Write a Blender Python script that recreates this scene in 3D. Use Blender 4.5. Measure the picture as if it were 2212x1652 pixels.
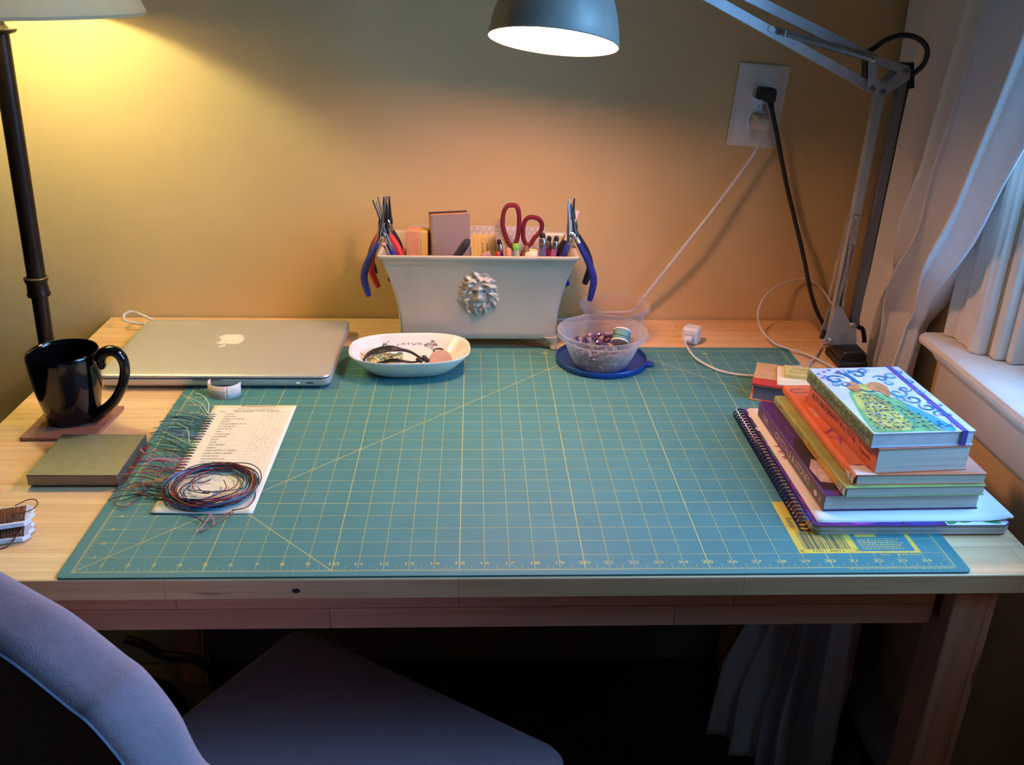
import bpy, math, random
from math import sin, cos, pi, radians as R, sqrt, exp, atan2
from mathutils import Vector, Matrix, noise

for o in list(bpy.data.objects): bpy.data.objects.remove(o, do_unlink=True)
S = bpy.context.scene
COL = S.collection
Z0 = 0.745          # height of the cutting mat's top; all coordinates below are metres from the mat's printed origin
IN = 0.0254

# ------------------------------------------------------------------ camera
FPX, PIT, YAW, ROL = 1982.57, -0.42144, -0.046116, 0.020982
CAM = Vector((0.39472, -0.76282, 0.54833))
CR = (Matrix.Rotation(YAW, 3, 'Z') @ Matrix.Rotation(pi/2 + PIT, 3, 'X') @ Matrix.Rotation(ROL, 3, 'Z'))
cd = bpy.data.cameras.new('camera'); cam = bpy.data.objects.new('camera', cd); COL.objects.link(cam)
cd.sensor_width = 36; cd.lens = 36*FPX/2212; cd.clip_start = .02
cam.matrix_world = Matrix.Translation(CAM + Vector((0, 0, Z0))) @ CR.to_4x4()
S.camera = cam
def at(u, v, ax, val):                   # a measured point of the photograph on the plane axis = val
    d = CR @ Vector(((u-1106)/FPX, -(v-826)/FPX, -1)); t = (val-CAM[ax])/d[ax]
    return CAM + d*t

# ------------------------------------------------------------------ world, daylight, exposure
S.view_settings.view_transform = 'Standard'; S.view_settings.look = 'None'
S.view_settings.gamma = 1; S.view_settings.use_curve_mapping = False
S.view_settings.exposure = 0.12
W = bpy.data.worlds.new('world'); S.world = W; W.use_nodes = True
bg = W.node_tree.nodes['Background']; bg.inputs[0].default_value = (.30, .61, 1, 1); bg.inputs[1].default_value = .54
def area(name, loc, rot, sx, sy, power, col):
    l = bpy.data.lights.new(name, 'AREA'); l.shape = 'RECTANGLE'; l.size = sx; l.size_y = sy; l.energy = power; l.color = col
    o = bpy.data.objects.new(name, l); COL.objects.link(o); o.location = Vector(loc) + Vector((0, 0, Z0)); o.rotation_euler = rot
    return o
DAY = area('window_daylight', (1.40, .02, .70), (0, R(66), 0), 1.05, .72, 46.8, (.30, .61, 1.0))
BULB_FLOOR, BULB_CLAMP = 215.0, 200.0

# ------------------------------------------------------------------ materials
def lin(c): return tuple((x/255/12.92 if x/255 <= .04045 else ((x/255+.055)/1.055)**2.4) for x in c) + (1,)
MATS = {}
def nt(name):
    m = bpy.data.materials.new(name); m.use_nodes = True; t = m.node_tree
    return m, t, t.nodes['Principled BSDF']
def mat(name, col, rough=.5, metal=0, var=.06, vs=60, bump=0, bs=300, emit=0, ecol=None, sheen=0, coat=0, trans=0, spec=None, stretch=None):
    if name in MATS: return MATS[name]
    m, t, b = nt(name); N = t.nodes; L = t.links
    tc = N.new('ShaderNodeTexCoord'); vec = tc.outputs['Object']
    if stretch:
        mp = N.new('ShaderNodeMapping'); mp.inputs['Scale'].default_value = stretch; L.new(vec, mp.inputs[0]); vec = mp.outputs[0]
    n = N.new('ShaderNodeTexNoise'); n.inputs['Scale'].default_value = vs; n.inputs['Detail'].default_value = 4; L.new(vec, n.inputs[0])
    r = N.new('ShaderNodeValToRGB'); c = lin(col)
    r.color_ramp.elements[0].color = tuple(x*(1-var*1.6) for x in c[:3]) + (1,)
    r.color_ramp.elements[1].color = tuple(min(1, x*(1+var*1.6)) for x in c[:3]) + (1,)
    r.color_ramp.elements[0].position = .3; r.color_ramp.elements[1].position = .7
    L.new(n.outputs['Fac'], r.inputs[0]); L.new(r.outputs[0], b.inputs['Base Color'])
    b.inputs['Roughness'].default_value = rough; b.inputs['Metallic'].default_value = metal
    if spec is not None: b.inputs['Specular IOR Level'].default_value = spec
    if sheen: b.inputs['Sheen Weight'].default_value = sheen
    if coat: b.inputs['Coat Weight'].default_value = coat; b.inputs['Coat Roughness'].default_value = .08
    if trans: b.inputs['Transmission Weight'].default_value = trans
    if emit: b.inputs['Emission Color'].default_value = ecol or c; b.inputs['Emission Strength'].default_value = emit
    if bump:
        n2 = N.new('ShaderNodeTexNoise'); n2.inputs['Scale'].default_value = bs; n2.inputs['Detail'].default_value = 3; L.new(vec, n2.inputs[0])
        bp = N.new('ShaderNodeBump'); bp.inputs['Strength'].default_value = bump; bp.inputs['Distance'].default_value = .002
        L.new(n2.outputs['Fac'], bp.inputs['Height']); L.new(bp.outputs[0], b.inputs['Normal'])
    MATS[name] = m; return m
def wood(name, ca, cb, cgrain, swap=False, row=.046, length=.36, rough=.42, mort=.0006):
    m, t, b = nt(name); N = t.nodes; L = t.links
    tc = N.new('ShaderNodeTexCoord'); vec = tc.outputs['Object']
    if swap:
        sp = N.new('ShaderNodeSeparateXYZ'); cb_ = N.new('ShaderNodeCombineXYZ'); L.new(vec, sp.inputs[0])
        order = {'xz': (0, 2, 1), 'zx': (2, 0, 1)}[swap]
        for i, k in enumerate(order): L.new(sp.outputs[k], cb_.inputs[i])
        vec = cb_.outputs[0]
    br = N.new('ShaderNodeTexBrick'); L.new(vec, br.inputs[0])
    br.inputs['Scale'].default_value = 1; br.inputs['Brick Width'].default_value = length; br.inputs['Row Height'].default_value = row
    br.inputs['Mortar Size'].default_value = mort; br.inputs['Mortar Smooth'].default_value = .8; br.offset = .37; br.offset_frequency = 2; br.squash = .8; br.squash_frequency = 3
    br.inputs['Color1'].default_value = lin(ca); br.inputs['Color2'].default_value = lin(cb); br.inputs['Mortar'].default_value = lin(cgrain)
    mp = N.new('ShaderNodeMapping'); mp.inputs['Scale'].default_value = (3.2, 60, 60); L.new(vec, mp.inputs[0])
    n = N.new('ShaderNodeTexNoise'); n.inputs['Scale'].default_value = 1.6; n.inputs['Detail'].default_value = 6; n.inputs['Distortion'].default_value = .6; L.new(mp.outputs[0], n.inputs[0])
    rp = N.new('ShaderNodeValToRGB'); rp.color_ramp.elements[0].position = .36; rp.color_ramp.elements[1].position = .68; L.new(n.outputs['Fac'], rp.inputs[0])
    mx = N.new('ShaderNodeMix'); mx.data_type = 'RGBA'; mx.blend_type = 'MULTIPLY'; mx.inputs[7].default_value = (.80, .74, .66, 1)
    inv = N.new('ShaderNodeMath'); inv.operation = 'SUBTRACT'; inv.inputs[0].default_value = 1; L.new(rp.outputs[0], inv.inputs[1])
    ms = N.new('ShaderNodeMath'); ms.operation = 'MULTIPLY'; ms.inputs[1].default_value = .8; L.new(inv.outputs[0], ms.inputs[0])
    L.new(ms.outputs[0], mx.inputs[0]); L.new(br.outputs['Color'], mx.inputs[6]); 
    # short dark flecks in the birch
    mp2 = N.new('ShaderNodeMapping'); mp2.inputs['Scale'].default_value = (9, 75, 75); L.new(vec, mp2.inputs[0])
    n3 = N.new('ShaderNodeTexNoise'); n3.inputs['Scale'].default_value = 1; n3.inputs['Detail'].default_value = 2; L.new(mp2.outputs[0], n3.inputs[0])
    r3 = N.new('ShaderNodeValToRGB'); r3.color_ramp.elements[0].position = .70; r3.color_ramp.elements[1].position = .78; L.new(n3.outputs['Fac'], r3.inputs[0])
    mx2 = N.new('ShaderNodeMix'); mx2.data_type = 'RGBA'; L.new(r3.outputs[0], mx2.inputs[0]); L.new(mx.outputs[2], mx2.inputs[6]); mx2.inputs[7].default_value = lin(cgrain)
    L.new(mx2.outputs[2], b.inputs['Base Color']); b.inputs['Roughness'].default_value = rough
    bp = N.new('ShaderNodeBump'); bp.inputs['Strength'].default_value = .12; bp.inputs['Distance'].default_value = .001; L.new(n.outputs['Fac'], bp.inputs['Height']); L.new(bp.outputs[0], b.inputs['Normal'])
    MATS[name] = m; return m
def clear(name, tint, body=.25, rough=.12, bodycol=(235, 235, 240)):
    m, t, b = nt(name); N = t.nodes; L = t.links
    tr = N.new('ShaderNodeBsdfTransparent'); tr.inputs[0].default_value = lin(tint)
    b.inputs['Base Color'].default_value = lin(bodycol); b.inputs['Roughness'].default_value = rough
    tl = N.new('ShaderNodeBsdfTranslucent'); tl.inputs[0].default_value = lin(bodycol)
    a = N.new('ShaderNodeMixShader'); a.inputs[0].default_value = .35; L.new(b.outputs[0], a.inputs[1]); L.new(tl.outputs[0], a.inputs[2])
    lw = N.new('ShaderNodeLayerWeight'); lw.inputs[0].default_value = .3
    n = N.new('ShaderNodeTexNoise'); n.inputs['Scale'].default_value = 40
    mm = N.new('ShaderNodeMath'); mm.operation = 'MULTIPLY_ADD'; mm.inputs[1].default_value = .55; mm.inputs[2].default_value = body; L.new(lw.outputs['Facing'], mm.inputs[0])
    m2 = N.new('ShaderNodeMath'); m2.operation = 'MULTIPLY_ADD'; m2.inputs[1].default_value = .06; m2.use_clamp = True; L.new(n.outputs['Fac'], m2.inputs[0]); L.new(mm.outputs[0], m2.inputs[2])
    f = N.new('ShaderNodeMixShader'); L.new(m2.outputs[0], f.inputs[0]); L.new(tr.outputs[0], f.inputs[1]); L.new(a.outputs[0], f.inputs[2])
    L.new(f.outputs[0], t.nodes['Material Output'].inputs[0]); MATS[name] = m; return m
def shade_mat(name, col, tl=.4):
    m, t, b = nt(name); N = t.nodes; L = t.links
    n = N.new('ShaderNodeTexNoise'); n.inputs['Scale'].default_value = 220; tc = N.new('ShaderNodeTexCoord'); L.new(tc.outputs['Object'], n.inputs[0])
    mx = N.new('ShaderNodeMix'); mx.data_type = 'RGBA'; mx.inputs[6].default_value = lin(tuple(x*.94 for x in col)); mx.inputs[7].default_value = lin(col); L.new(n.outputs['Fac'], mx.inputs[0])
    b.inputs['Roughness'].default_value = .9; L.new(mx.outputs[2], b.inputs['Base Color'])
    tr = N.new('ShaderNodeBsdfTranslucent'); L.new(mx.outputs[2], tr.inputs[0])
    f = N.new('ShaderNodeMixShader'); f.inputs[0].default_value = tl; L.new(b.outputs[0], f.inputs[1]); L.new(tr.outputs[0], f.inputs[2])
    L.new(f.outputs[0], t.nodes['Material Output'].inputs[0]); MATS[name] = m; return m

# ------------------------------------------------------------------ mesh collector
_T = {}
def text_geo(s):
    if s in _T: return _T[s]
    c = bpy.data.curves.new('t', 'FONT'); c.body = s; c.size = 1; c.resolution_u = 2; c.align_x = 'CENTER'
    o = bpy.data.objects.new('t', c); COL.objects.link(o); bpy.context.view_layer.update()
    me = bpy.data.meshes.new_from_object(o.evaluated_get(bpy.context.evaluated_depsgraph_get()))
    v = [(p.co.x/.7, p.co.y/.7) for p in me.vertices]; f = [tuple(p.vertices) for p in me.polygons]
    bpy.data.objects.remove(o); bpy.data.curves.remove(c); bpy.data.meshes.remove(me)
    _T[s] = (v, f); return _T[s]
def frame(o, x, y):                       # matrix whose local X runs along x, local Y along y
    x = Vector(x).normalized(); y = Vector(y); y = (y - x*y.dot(x)).normalized(); z = x.cross(y)
    M = Matrix((x, y, z)).transposed().to_4x4(); M.translation = Vector(o); return M
def smooth_path(pts, n=8, closed=False):
    P = [Vector(p) for p in pts]; out = []; k = len(P)
    if k < 3: return P
    rng = range(k if closed else k-1)
    for i in rng:
        if closed: a, b, c, d = P[(i-1) % k], P[i], P[(i+1) % k], P[(i+2) % k]
        else: a, b, c, d = P[max(i-1, 0)], P[i], P[i+1], P[min(i+2, k-1)]
        for j in range(n):
            t = j/n
            out.append(.5*((2*b)+(c-a)*t+(2*a-5*b+4*c-d)*t*t+(3*b-a-3*c+d)*t**3))
    if not closed: out.append(P[-1].copy())
    return out
class MB:
    def __init__(s): s.v = []; s.f = []; s.m = []
    def add(s, vs, fs, m=0, M=None):
        k = len(s.v)
        s.v += [(M @ Vector(p)) if M else Vector(p) for p in vs]; s.f += [tuple(i+k for i in f) for f in fs]; s.m += [m]*len(fs); return s
    def box(s, lo, hi, m=0, M=None):
        x, y, z = lo; X, Y, Z = hi
        return s.add([(x,y,z),(X,y,z),(X,Y,z),(x,Y,z),(x,y,Z),(X,y,Z),(X,Y,Z),(x,Y,Z)], [(3,2,1,0),(4,5,6,7),(0,1,5,4),(1,2,6,5),(2,3,7,6),(3,0,4,7)], m, M)
    def prism(s, poly, z0, z1, m=0, M=None):
        n = len(poly)
        A = sum(poly[i][0]*poly[(i+1) % n][1]-poly[(i+1) % n][0]*poly[i][1] for i in range(n))
        if A < 0: poly = poly[::-1]
        return s.add([(p[0], p[1], z0) for p in poly]+[(p[0], p[1], z1) for p in poly], [tuple(range(n))[::-1], tuple(range(n, 2*n))]+[(i, (i+1) % n, n+(i+1) % n, n+i) for i in range(n)], m, M)
    def flat(s, poly, z=0, m=0, M=None):
        n = len(poly)
        A = sum(poly[i][0]*poly[(i+1) % n][1]-poly[(i+1) % n][0]*poly[i][1] for i in range(n))
        if A < 0: poly = poly[::-1]
        return s.add([(p[0], p[1], z) for p in poly], [tuple(range(n))], m, M)
    def text(s, t, h, m=0, M=None, wx=1, z=0, left=False):
        v, f = text_geo(t)
        dx = -min(p[0] for p in v) if left else 0
        return s.add([((p[0]+dx)*h*wx, p[1]*h, z) for p in v], f, m, M)
    def lathe(s, prof, c=(0,0,0), seg=40, m=0, M=None, closed=False, mf=None):
        vs = []; fs = []; n = len(prof)
        for i in range(seg):
            a = 2*pi*i/seg
            for r, z in prof: vs.append((c[0]+r*cos(a), c[1]+r*sin(a), c[2]+z))
        ms = []
        for i in range(seg):
            j = (i+1) % seg
            for k in range(n if closed else n-1):
                l = (k+1) % n
                q = [i*n+k, j*n+k, j*n+l, i*n+l]
                if prof[k][0] == 0: q = [i*n+k, j*n+l, i*n+l]
                elif prof[l][0] == 0: q = [i*n+k, j*n+k, i*n+l]
                fs.append(tuple(q)); ms.append(mf(k) if mf else m)
        s.add(vs, fs, m, M)
        if mf: s.m[-len(ms):] = ms
        return s
    def tube(s, pts, r, seg=8, m=0, closed=False, sx=1, M=None):
        P = [Vector(p) for p in pts]; n = len(P)
        if n < 2: return s
        rr = r if isinstance(r, (list, tuple)) else [r]*n
        t0 = (P[1]-P[0]).normalized(); up = Vector((0,0,1)) if abs(t0.z) < .9 else Vector((1,0,0))
        nrm = (up - t0*up.dot(t0)).normalized(); vs = []; fs = []
        for i in range(n):
            t = (P[(i+1) % n]-P[i-1]) if (closed or 0 < i < n-1) else ((P[1]-P[0]) if i == 0 else (P[-1]-P[-2]))
            if t.length < 1e-9: t = t0
            t.normalize(); nrm = (nrm - t*nrm.dot(t))
            if nrm.length < 1e-6: nrm = t.orthogonal()
            nrm.normalize(); b = t.cross(nrm)
            for k in range(seg):
                a = 2*pi*k/seg; vs.append(P[i] + nrm*cos(a)*rr[i] + b*sin(a)*rr[i]*sx)
        for i in range(n if closed else n-1):
            j = (i+1) % n
            for k in range(seg): fs.append((i*seg+k, i*seg+(k+1) % seg, j*seg+(k+1) % seg, j*seg+k))
        if not closed: fs.append(tuple(range(seg))[::-1]); fs.append(tuple((n-1)*seg+k for k in range(seg)))
        return s.add(vs, fs, m, M)
    def ball(s, c, r, seg=14, rings=9, m=0, M=None):
        if not isinstance(r, (tuple, list)): r = (r, r, r)
        vs = [(0,0,1)]; fs = []
        for i in range(1, rings):
            for k in range(seg): vs.append((sin(pi*i/rings)*cos(2*pi*k/seg), sin(pi*i/rings)*sin(2*pi*k/seg), cos(pi*i/rings)))
        vs.append((0,0,-1)); e = len(vs)-1
        for k in range(seg): fs.append((0, 1+k, 1+(k+1) % seg)); fs.append((e, e-seg+(k+1) % seg, e-seg+k))
        for i in range(rings-2):
            for k in range(seg): a = 1+i*seg; fs.append((a+k, a+seg+k, a+seg+(k+1) % seg, a+(k+1) % seg))
        T = Matrix.Translation(c) if not M else M @ Matrix.Translation(c)
        return s.add([(p[0]*r[0], p[1]*r[1], p[2]*r[2]) for p in vs], fs, m, T)
    def grid(s, fn, nu, nv, m=0, M=None):
        vs = [fn(i/nu, j/nv) for i in range(nu+1) for j in range(nv+1)]; w = nv+1
        return s.add(vs, [(i*w+j, (i+1)*w+j, (i+1)*w+j+1, i*w+j+1) for i in range(nu) for j in range(nv)], m, M)
    def strip(s, pts, w, z, m=0, M=None):         # flat ribbon of width w (number or list) along 2-D pts
        n = len(pts); vs = []
        for i in range(n):
            a = Vector(pts[max(i-1, 0)][:2]); b = Vector(pts[min(i+1, n-1)][:2]); t = (b-a).normalized(); ww = (w[i] if isinstance(w, list) else w)/2
            vs += [(pts[i][0]-t.y*ww, pts[i][1]+t.x*ww, z), (pts[i][0]+t.y*ww, pts[i][1]-t.x*ww, z)]
        return s.add(vs, [(2*i, 2*i+1, 2*i+3, 2*i+2) for i in range(n-1)], m, M)
ORG = {}
def thing(name, label, cat, loc, group=None):
    o = bpy.data.objects.new(name, None); COL.objects.link(o); o.empty_display_size = .02
    ORG[o.name] = Vector(loc); o.location = Vector(loc) + Vector((0, 0, Z0)); o['label'] = label; o['category'] = cat
    if group: o['group'] = group
    return o
def part(name, mb, mats, parent=None, bevel=0, seg=2, ang=38, flat=False, label=None, loc=None, sub=0, solid=0):
    me = bpy.data.meshes.new(name); org = ORG[parent.name] if parent else (Vector(loc) if loc is not None else Vector())
    me.from_pydata([tuple(p-org) for p in mb.v], [], mb.f)
    for m in (mats if isinstance(mats, (list, tuple)) else [mats]): me.materials.append(m)
    me.polygons.foreach_set('material_index', mb.m)
    me.polygons.foreach_set('use_smooth', [not flat]*len(mb.f)); me.update()
    if not flat: me.set_sharp_from_angle(angle=R(ang))
    o = bpy.data.objects.new(name, me); COL.objects.link(o); ORG[o.name] = org
    if parent: o.parent = parent
    else: o.location = org + Vector((0, 0, Z0))
    if solid: md = o.modifiers.new('t', 'SOLIDIFY'); md.thickness = solid; md.offset = 0
    if bevel: md = o.modifiers.new('b', 'BEVEL'); md.width = bevel; md.segments = seg; md.limit_method = 'ANGLE'; md.angle_limit = R(35); md.harden_normals = False
    if sub: md = o.modifiers.new('s', 'SUBSURF'); md.levels = sub; md.render_levels = sub
    if label: o['label'] = label
    return o
def solo(name, mb, mats, label, cat, loc, group=None, kind=None, **k):
    o = part(name, mb, mats, None, loc=loc, **k); o['label'] = label; o['category'] = cat
    if group: o['group'] = group
    if kind: o['kind'] = kind
    return o
def struct(name, mb, mats, parent=None, **k):
    o = part(name, mb, mats, parent, loc=(0, 0, 0), **k)
    if not parent: o['kind'] = 'structure'
    return o
def rrect(x0, y0, x1, y1, r, n=5):
    out = []
    for cx, cy, a in ((x1-r, y1-r, 0), (x0+r, y1-r, 90), (x0+r, y0+r, 180), (x1-r, y0+r, 270)):
        for i in range(n+1): t = R(a+90*i/n); out.append((cx+r*cos(t), cy+r*sin(t)))
    return out
def ell(cx, cy, a, b, n=28, rot=0): return [(cx+a*cos(2*pi*i/n)*cos(rot)-b*sin(2*pi*i/n)*sin(rot), cy+a*cos(2*pi*i/n)*sin(rot)+b*sin(2*pi*i/n)*cos(rot)) for i in range(n)]
def helix(a, b, r, turns, per=8):
    a, b = Vector(a), Vector(b); t = (b-a).normalized(); u = t.orthogonal().normalized(); w = t.cross(u); n = turns*per
    return [a+(b-a)*(i/n)+(u*cos(2*pi*i/per)+w*sin(2*pi*i/per))*r for i in range(n+1)]
def mix(a, b, t): return Vector(a).lerp(Vector(b), t)
# ------------------------------------------------------------------ common materials
wall_m = mat('wall_paint', (214, 182, 130), .75, var=.03, vs=5, bump=.12, bs=260)
wallr_m = mat('wall_paint_window_side', (214, 182, 130), .75, var=.03, vs=5, bump=.12, bs=260)
white_paint = mat('white_trim_paint', (222, 214, 204), .45, var=.03, vs=25, bump=.06, bs=90)
desk_m = wood('birch_top', (250, 210, 162), (238, 188, 136), (170, 118, 76), mort=.0003)
desk_f = wood('birch_front', (240, 180, 146), (226, 164, 130), (110, 66, 44), swap='xz')
desk_v = wood('birch_leg', (236, 176, 138), (222, 162, 126), (120, 76, 50), swap='zx')
black_p = mat('black_plastic', (22, 21, 24), .4, var=.1)
black_r = mat('black_rubber', (26, 24, 27), .6, var=.1)
cord_b = mat('black_cord', (24, 22, 28), .5, var=.1)
cord_w = mat('white_cord', (214, 208, 204), .5, var=.04)
white_p = mat('white_plastic', (232, 228, 226), .35, var=.02)
steel = mat('polished_steel', (190, 186, 182), .28, 1, var=.08)
paper = mat('white_paper', (236, 232, 228), .8, var=.02, vs=30)
cream = mat('cream_paper', (240, 226, 188), .85, var=.02, vs=30)
ink = mat('black_ink', (48, 44, 46), .8, var=.05)
pages = mat('page_edges', (214, 206, 192), .85, var=.12, vs=1.2, stretch=(4, 4, 900))
#@@STRUCT
# ------------------------------------------------------------------ the room
wallf_m = mat('wall_paint_low_bounce', (128, 96, 66), .8, var=.03, vs=5)  # unseen walls, colour darkened to cut the daylight bounce
XL, XR, YF, YB, ZF, ZC = -3.6, 1.08, -4.0, .738, -Z0, 1.70
WY0, WY1, WZ0, WZ1 = -.42, .345, .075, 1.30           # window opening in the right wall
mb = MB().box((XL-.1, YB, ZF), (XR+.1, YB+.1, ZC)); struct('wall_back', mb, wall_m)
mb = MB().box((XR, YF, ZF), (XR+.1, YB, WZ0)).box((XR, YF, WZ1), (XR+.1, YB, ZC)).box((XR, YF, WZ0), (XR+.1, WY0, WZ1)).box((XR, WY1, WZ0), (XR+.1, YB, WZ1))
struct('wall_right', mb, wallr_m)
mb = MB().box((XL-.1, YF, ZF), (XL, YB, ZC)); struct('wall_left', mb, wallf_m)
mb = MB().box((XL-.1, YF-.1, ZF), (XR+.1, YF, ZC)); struct('wall_front', mb, wallf_m)
floor_m = wood('floor_boards', (74, 54, 42), (60, 44, 36), (30, 22, 20), row=.09, length=.9, rough=.5)
mb = MB().box((XL-.1, YF-.1, ZF-.08), (XR+.1, YB+.1, ZF)); struct('floor', mb, floor_m)
mb = MB().box((XL-.1, YF-.1, ZC), (XR+.1, YB+.1, ZC+.08)); struct('ceiling', mb, mat('ceiling_paint', (176, 156, 132), .9, var=.02))  # unseen ceiling, darkened as well against daylight bounce
bbm = mat('baseboard_paint', (150, 140, 132), .5, var=.03)
mb = MB().box((XL, YB-.014, ZF), (XR, YB-.001, ZF+.10)).box((XL, YB-.010, ZF+.10), (XR, YB-.001, ZF+.115)); struct('baseboard_back', mb, bbm, bevel=.003)
# window
win = struct('window_1', MB().box((XR+.058, WY0+.05, WZ0+.075), (XR+.062, WY1-.055, WZ1-.06)), clear('window_glass', (235, 245, 255), .02, .03))
m_ = MB()
def casing(y0, y1):                                    # fluted side casing: profile across y, run along z
    pr = [(0, 0), (0, .020), (.006, .024), (.012, .020), (.018, .014), (.030, .014), (.034, .018), (.040, .014), (.055, .013), (.060, .017), (.066, .019), (.072, .019), (.076, .014), (.080, .012), (.080, 0)]
    s = 1 if y1 > y0 else -1
    return [(XR-d, y1-s*a*abs(y1-y0)/.08) for a, d in pr]
m_.prism(casing(.347, .427), .092, WZ1+.01); m_.prism(casing(WY0-.002, WY0-.082), .092, WZ1+.01)
m_.box((XR-.018, WY0-.082, WZ1+.01), (XR-.0005, .427, WZ1+.10))
struct('window_casing', m_, white_paint, win, bevel=.0015)
m_ = MB().box((XR+.001, WY1-.018, .092), (XR+.099, WY1-.0005, WZ1)).box((XR+.001, WY0+.0005, .092), (XR+.099, WY0+.018, WZ1)).box((XR+.001, WY0+.018, WZ1-.018), (XR+.099, WY1-.018, WZ1-.0005))
m_.box((XR+.014, WY1-.032, .092), (XR+.040, WY1-.018, WZ1-.018)).box((XR+.014, WY0+.018, .092), (XR+.040, WY0+.032, WZ1-.018))
struct('window_jamb', m_, white_paint, win, bevel=.002)
m_ = MB()
for a, b, c, d in ((WY0+.032, WY1-.033, .095, .155), (WY0+.032, WY1-.033, WZ1-.08, WZ1-.02), (WY0+.032, WY0+.078, .155, WZ1-.08), (WY1-.079, WY1-.033, .155, WZ1-.08), (WY0+.078, WY1-.079, .66, .70)):
    m_.box((XR+.041, a, c), (XR+.078, b, d))
struct('window_sash', m_, white_paint, win, bevel=.003)
# stool (sill board) with rounded nose and the apron below
pr = [(XR+.041, .074), (XR+.041, .0915), (1.036, .0915), (1.030, .0885), (1.028, .083), (1.030, .077), (1.036, .074)]
m_ = MB(); M = Matrix(((1,0,0,0),(0,0,1,0),(0,1,0,0),(0,0,0,1)))
m_.prism([(p[0], p[1]) for p in pr[1:3]+pr[3:]+[(XR-.0005, .074), (XR-.0005, .0915)][:0]] if 0 else [(XR-.0005, .0755), (XR-.0005, .0915), (1.036, .0915), (1.030, .0885), (1.028, .083), (1.030, .077), (1.036, .0755)], -.505, .432, 0, M)
m_.box((XR-.0005, WY0+.0005, .0755), (XR+.099, WY1-.0005, .0915))
struct('window_sill', m_, white_paint, win)
m_ = MB()
pr = [(XR-.0005, .0753), (1.046, .0753), (1.046, .064), (1.050, .058), (1.058, .050), (1.060, .046), (1.060, .0), (1.063, -.006), (1.066, -.010), (XR-.0005, -.010)]
m_.prism(pr, -.49, .418, 0, M)
struct('window_apron', m_, white_paint, win)
# baseboard heater along the window wall
ht = thing('baseboard_heater', 'long grey metal baseboard heater along the window wall under the desk', 'heater', (1.05, -.1, ZF))
hm = mat('heater_metal', (150, 146, 146), .45, .2, var=.04); hd = mat('heater_dark', (24, 22, 26), .7)
mb = MB(); pr = [(XR-.001, ZF+.02), (1.032, ZF+.02), (1.022, ZF+.03), (1.022, ZF+.135), (1.030, ZF+.135), (1.030, ZF+.165), (1.024, ZF+.170), (1.024, ZF+.176), (1.036, ZF+.196), (1.055, ZF+.205), (XR-.001, ZF+.205)]
mb.prism(pr, -1.1, .46, 0, M); part('housing', mb, hm, ht)
mb = MB().box((1.0235, -1.08, ZF+.137), (1.0301, .44, ZF+.163)).box((1.0215, -1.08, ZF+.060), (1.0221, .44, ZF+.068)); part('slot', mb, hd, ht, label='dark slot along the heater')
mb = MB().box((1.018, .455, ZF), (XR-.001, .475, ZF+.208)); part('end_cap', mb, hm, ht, bevel=.004)

# ------------------------------------------------------------------ desk
DX0, DX1, DY0, DY1 = -.222, .984, -.011, .733
desk = thing('desk', 'pale birch wood desk with butcher-block top against the yellow wall', 'desk', (.38, .36, ZF))
part('tabletop', MB().box((DX0, DY0, -.0262), (DX1, DY1, -.0022)), desk_m, desk, bevel=.0015)
part('apron', MB().box((DX0+.10, .012, -.0812), (DX1-.10, .032, -.0264)), desk_f, desk, bevel=.001)
part('apron', MB().box((DX0+.10, .690, -.0812), (DX1-.10, .710, -.0264)), desk_f, desk, bevel=.001)
part('apron', MB().box((DX0+.060, .045, -.0812), (DX0+.080, .680, -.0264)), desk_f, desk, bevel=.001)
part('apron', MB().box((DX1-.080, .045, -.0812), (DX1-.060, .680, -.0264)), desk_f, desk, bevel=.001)
for x in (DX0+.045, DX1-.089):
    for y in (-.003, .666): part('leg', MB().box((x, y, ZF), (x+.046, y+.046, -.0264)), desk_v, desk, bevel=.002)
kn = at(640, 1281, 1, DY0)
mb = MB().flat(ell(0, 0, .0042, .0030, 16), 0, 0).flat(ell(.0005, .0002, .0022, .0016, 12), .00005, 1)
mb.v = [Vector((kn.x+p.x, DY0-.0001-p.z, -.0155+p.y)) for p in mb.v]
part('knot', mb, [mat('knot_brown', (70, 42, 34), .6), mat('knot_dark', (26, 18, 18), .6)], desk, label='dark knot in the front edge')

# ------------------------------------------------------------------ cutting mat
MX0, MX1, MY0, MY1 = -.0127, .9020, -.0088, .5985
mt = thing('cutting_mat', 'large teal cutting mat with yellow inch grid covering the desk top', 'cutting mat', (.4445, .292, -.002))
mat_m = mat('mat_teal', (68, 124, 128), .55, var=.03, vs=18, bump=.04, bs=900, spec=.22)
part('board', MB().prism(rrect(MX0, MY0, MX1, MY1, .006), -.0021, 0), mat_m, mt)
yl = mat('mat_print', (206, 190, 104), .6, var=.05)
mb = MB(); zz = .00008
def ln(x0, y0, x1, y1, w, z=zz): mb.strip([(x0*IN, y0*IN), (x1*IN, y1*IN)], w, z)
for i in range(0, 36):
    w = .00085 if i % 5 == 0 else .00048
    ln(i, 0, i, 23, w)
for j in range(0, 24): ln(0, j, 35, j, .00075 if j % 5 == 0 else .00045, zz*1.2)
ln(0, 0, 23, 23, .0009, zz*1.4); ln(10, 0, 0, 10, .0009, zz*1.4); ln(25, 23, 35, 13, .0009, zz*1.4)
part('grid_lines', mb, yl, mt, flat=True)
mb = MB()
for k in range(1, 35*8):
    L = {0: 0, 4: .30, 2: .15, 6: .15}.get(k % 8, .09)
    if L:
        ln(k/8, 0, k/8, L, .0004); ln(k/8, 23, k/8, 23-L, .0004)
for k in range(1, 23*8):
    L = {0: 0, 4: .30, 2: .2, 6: .2}.get(k % 8, .13)
    if L: ln(0, k/8, L, k/8, .0004); ln(35, k/8, 35-L, k/8, .0004)
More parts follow.
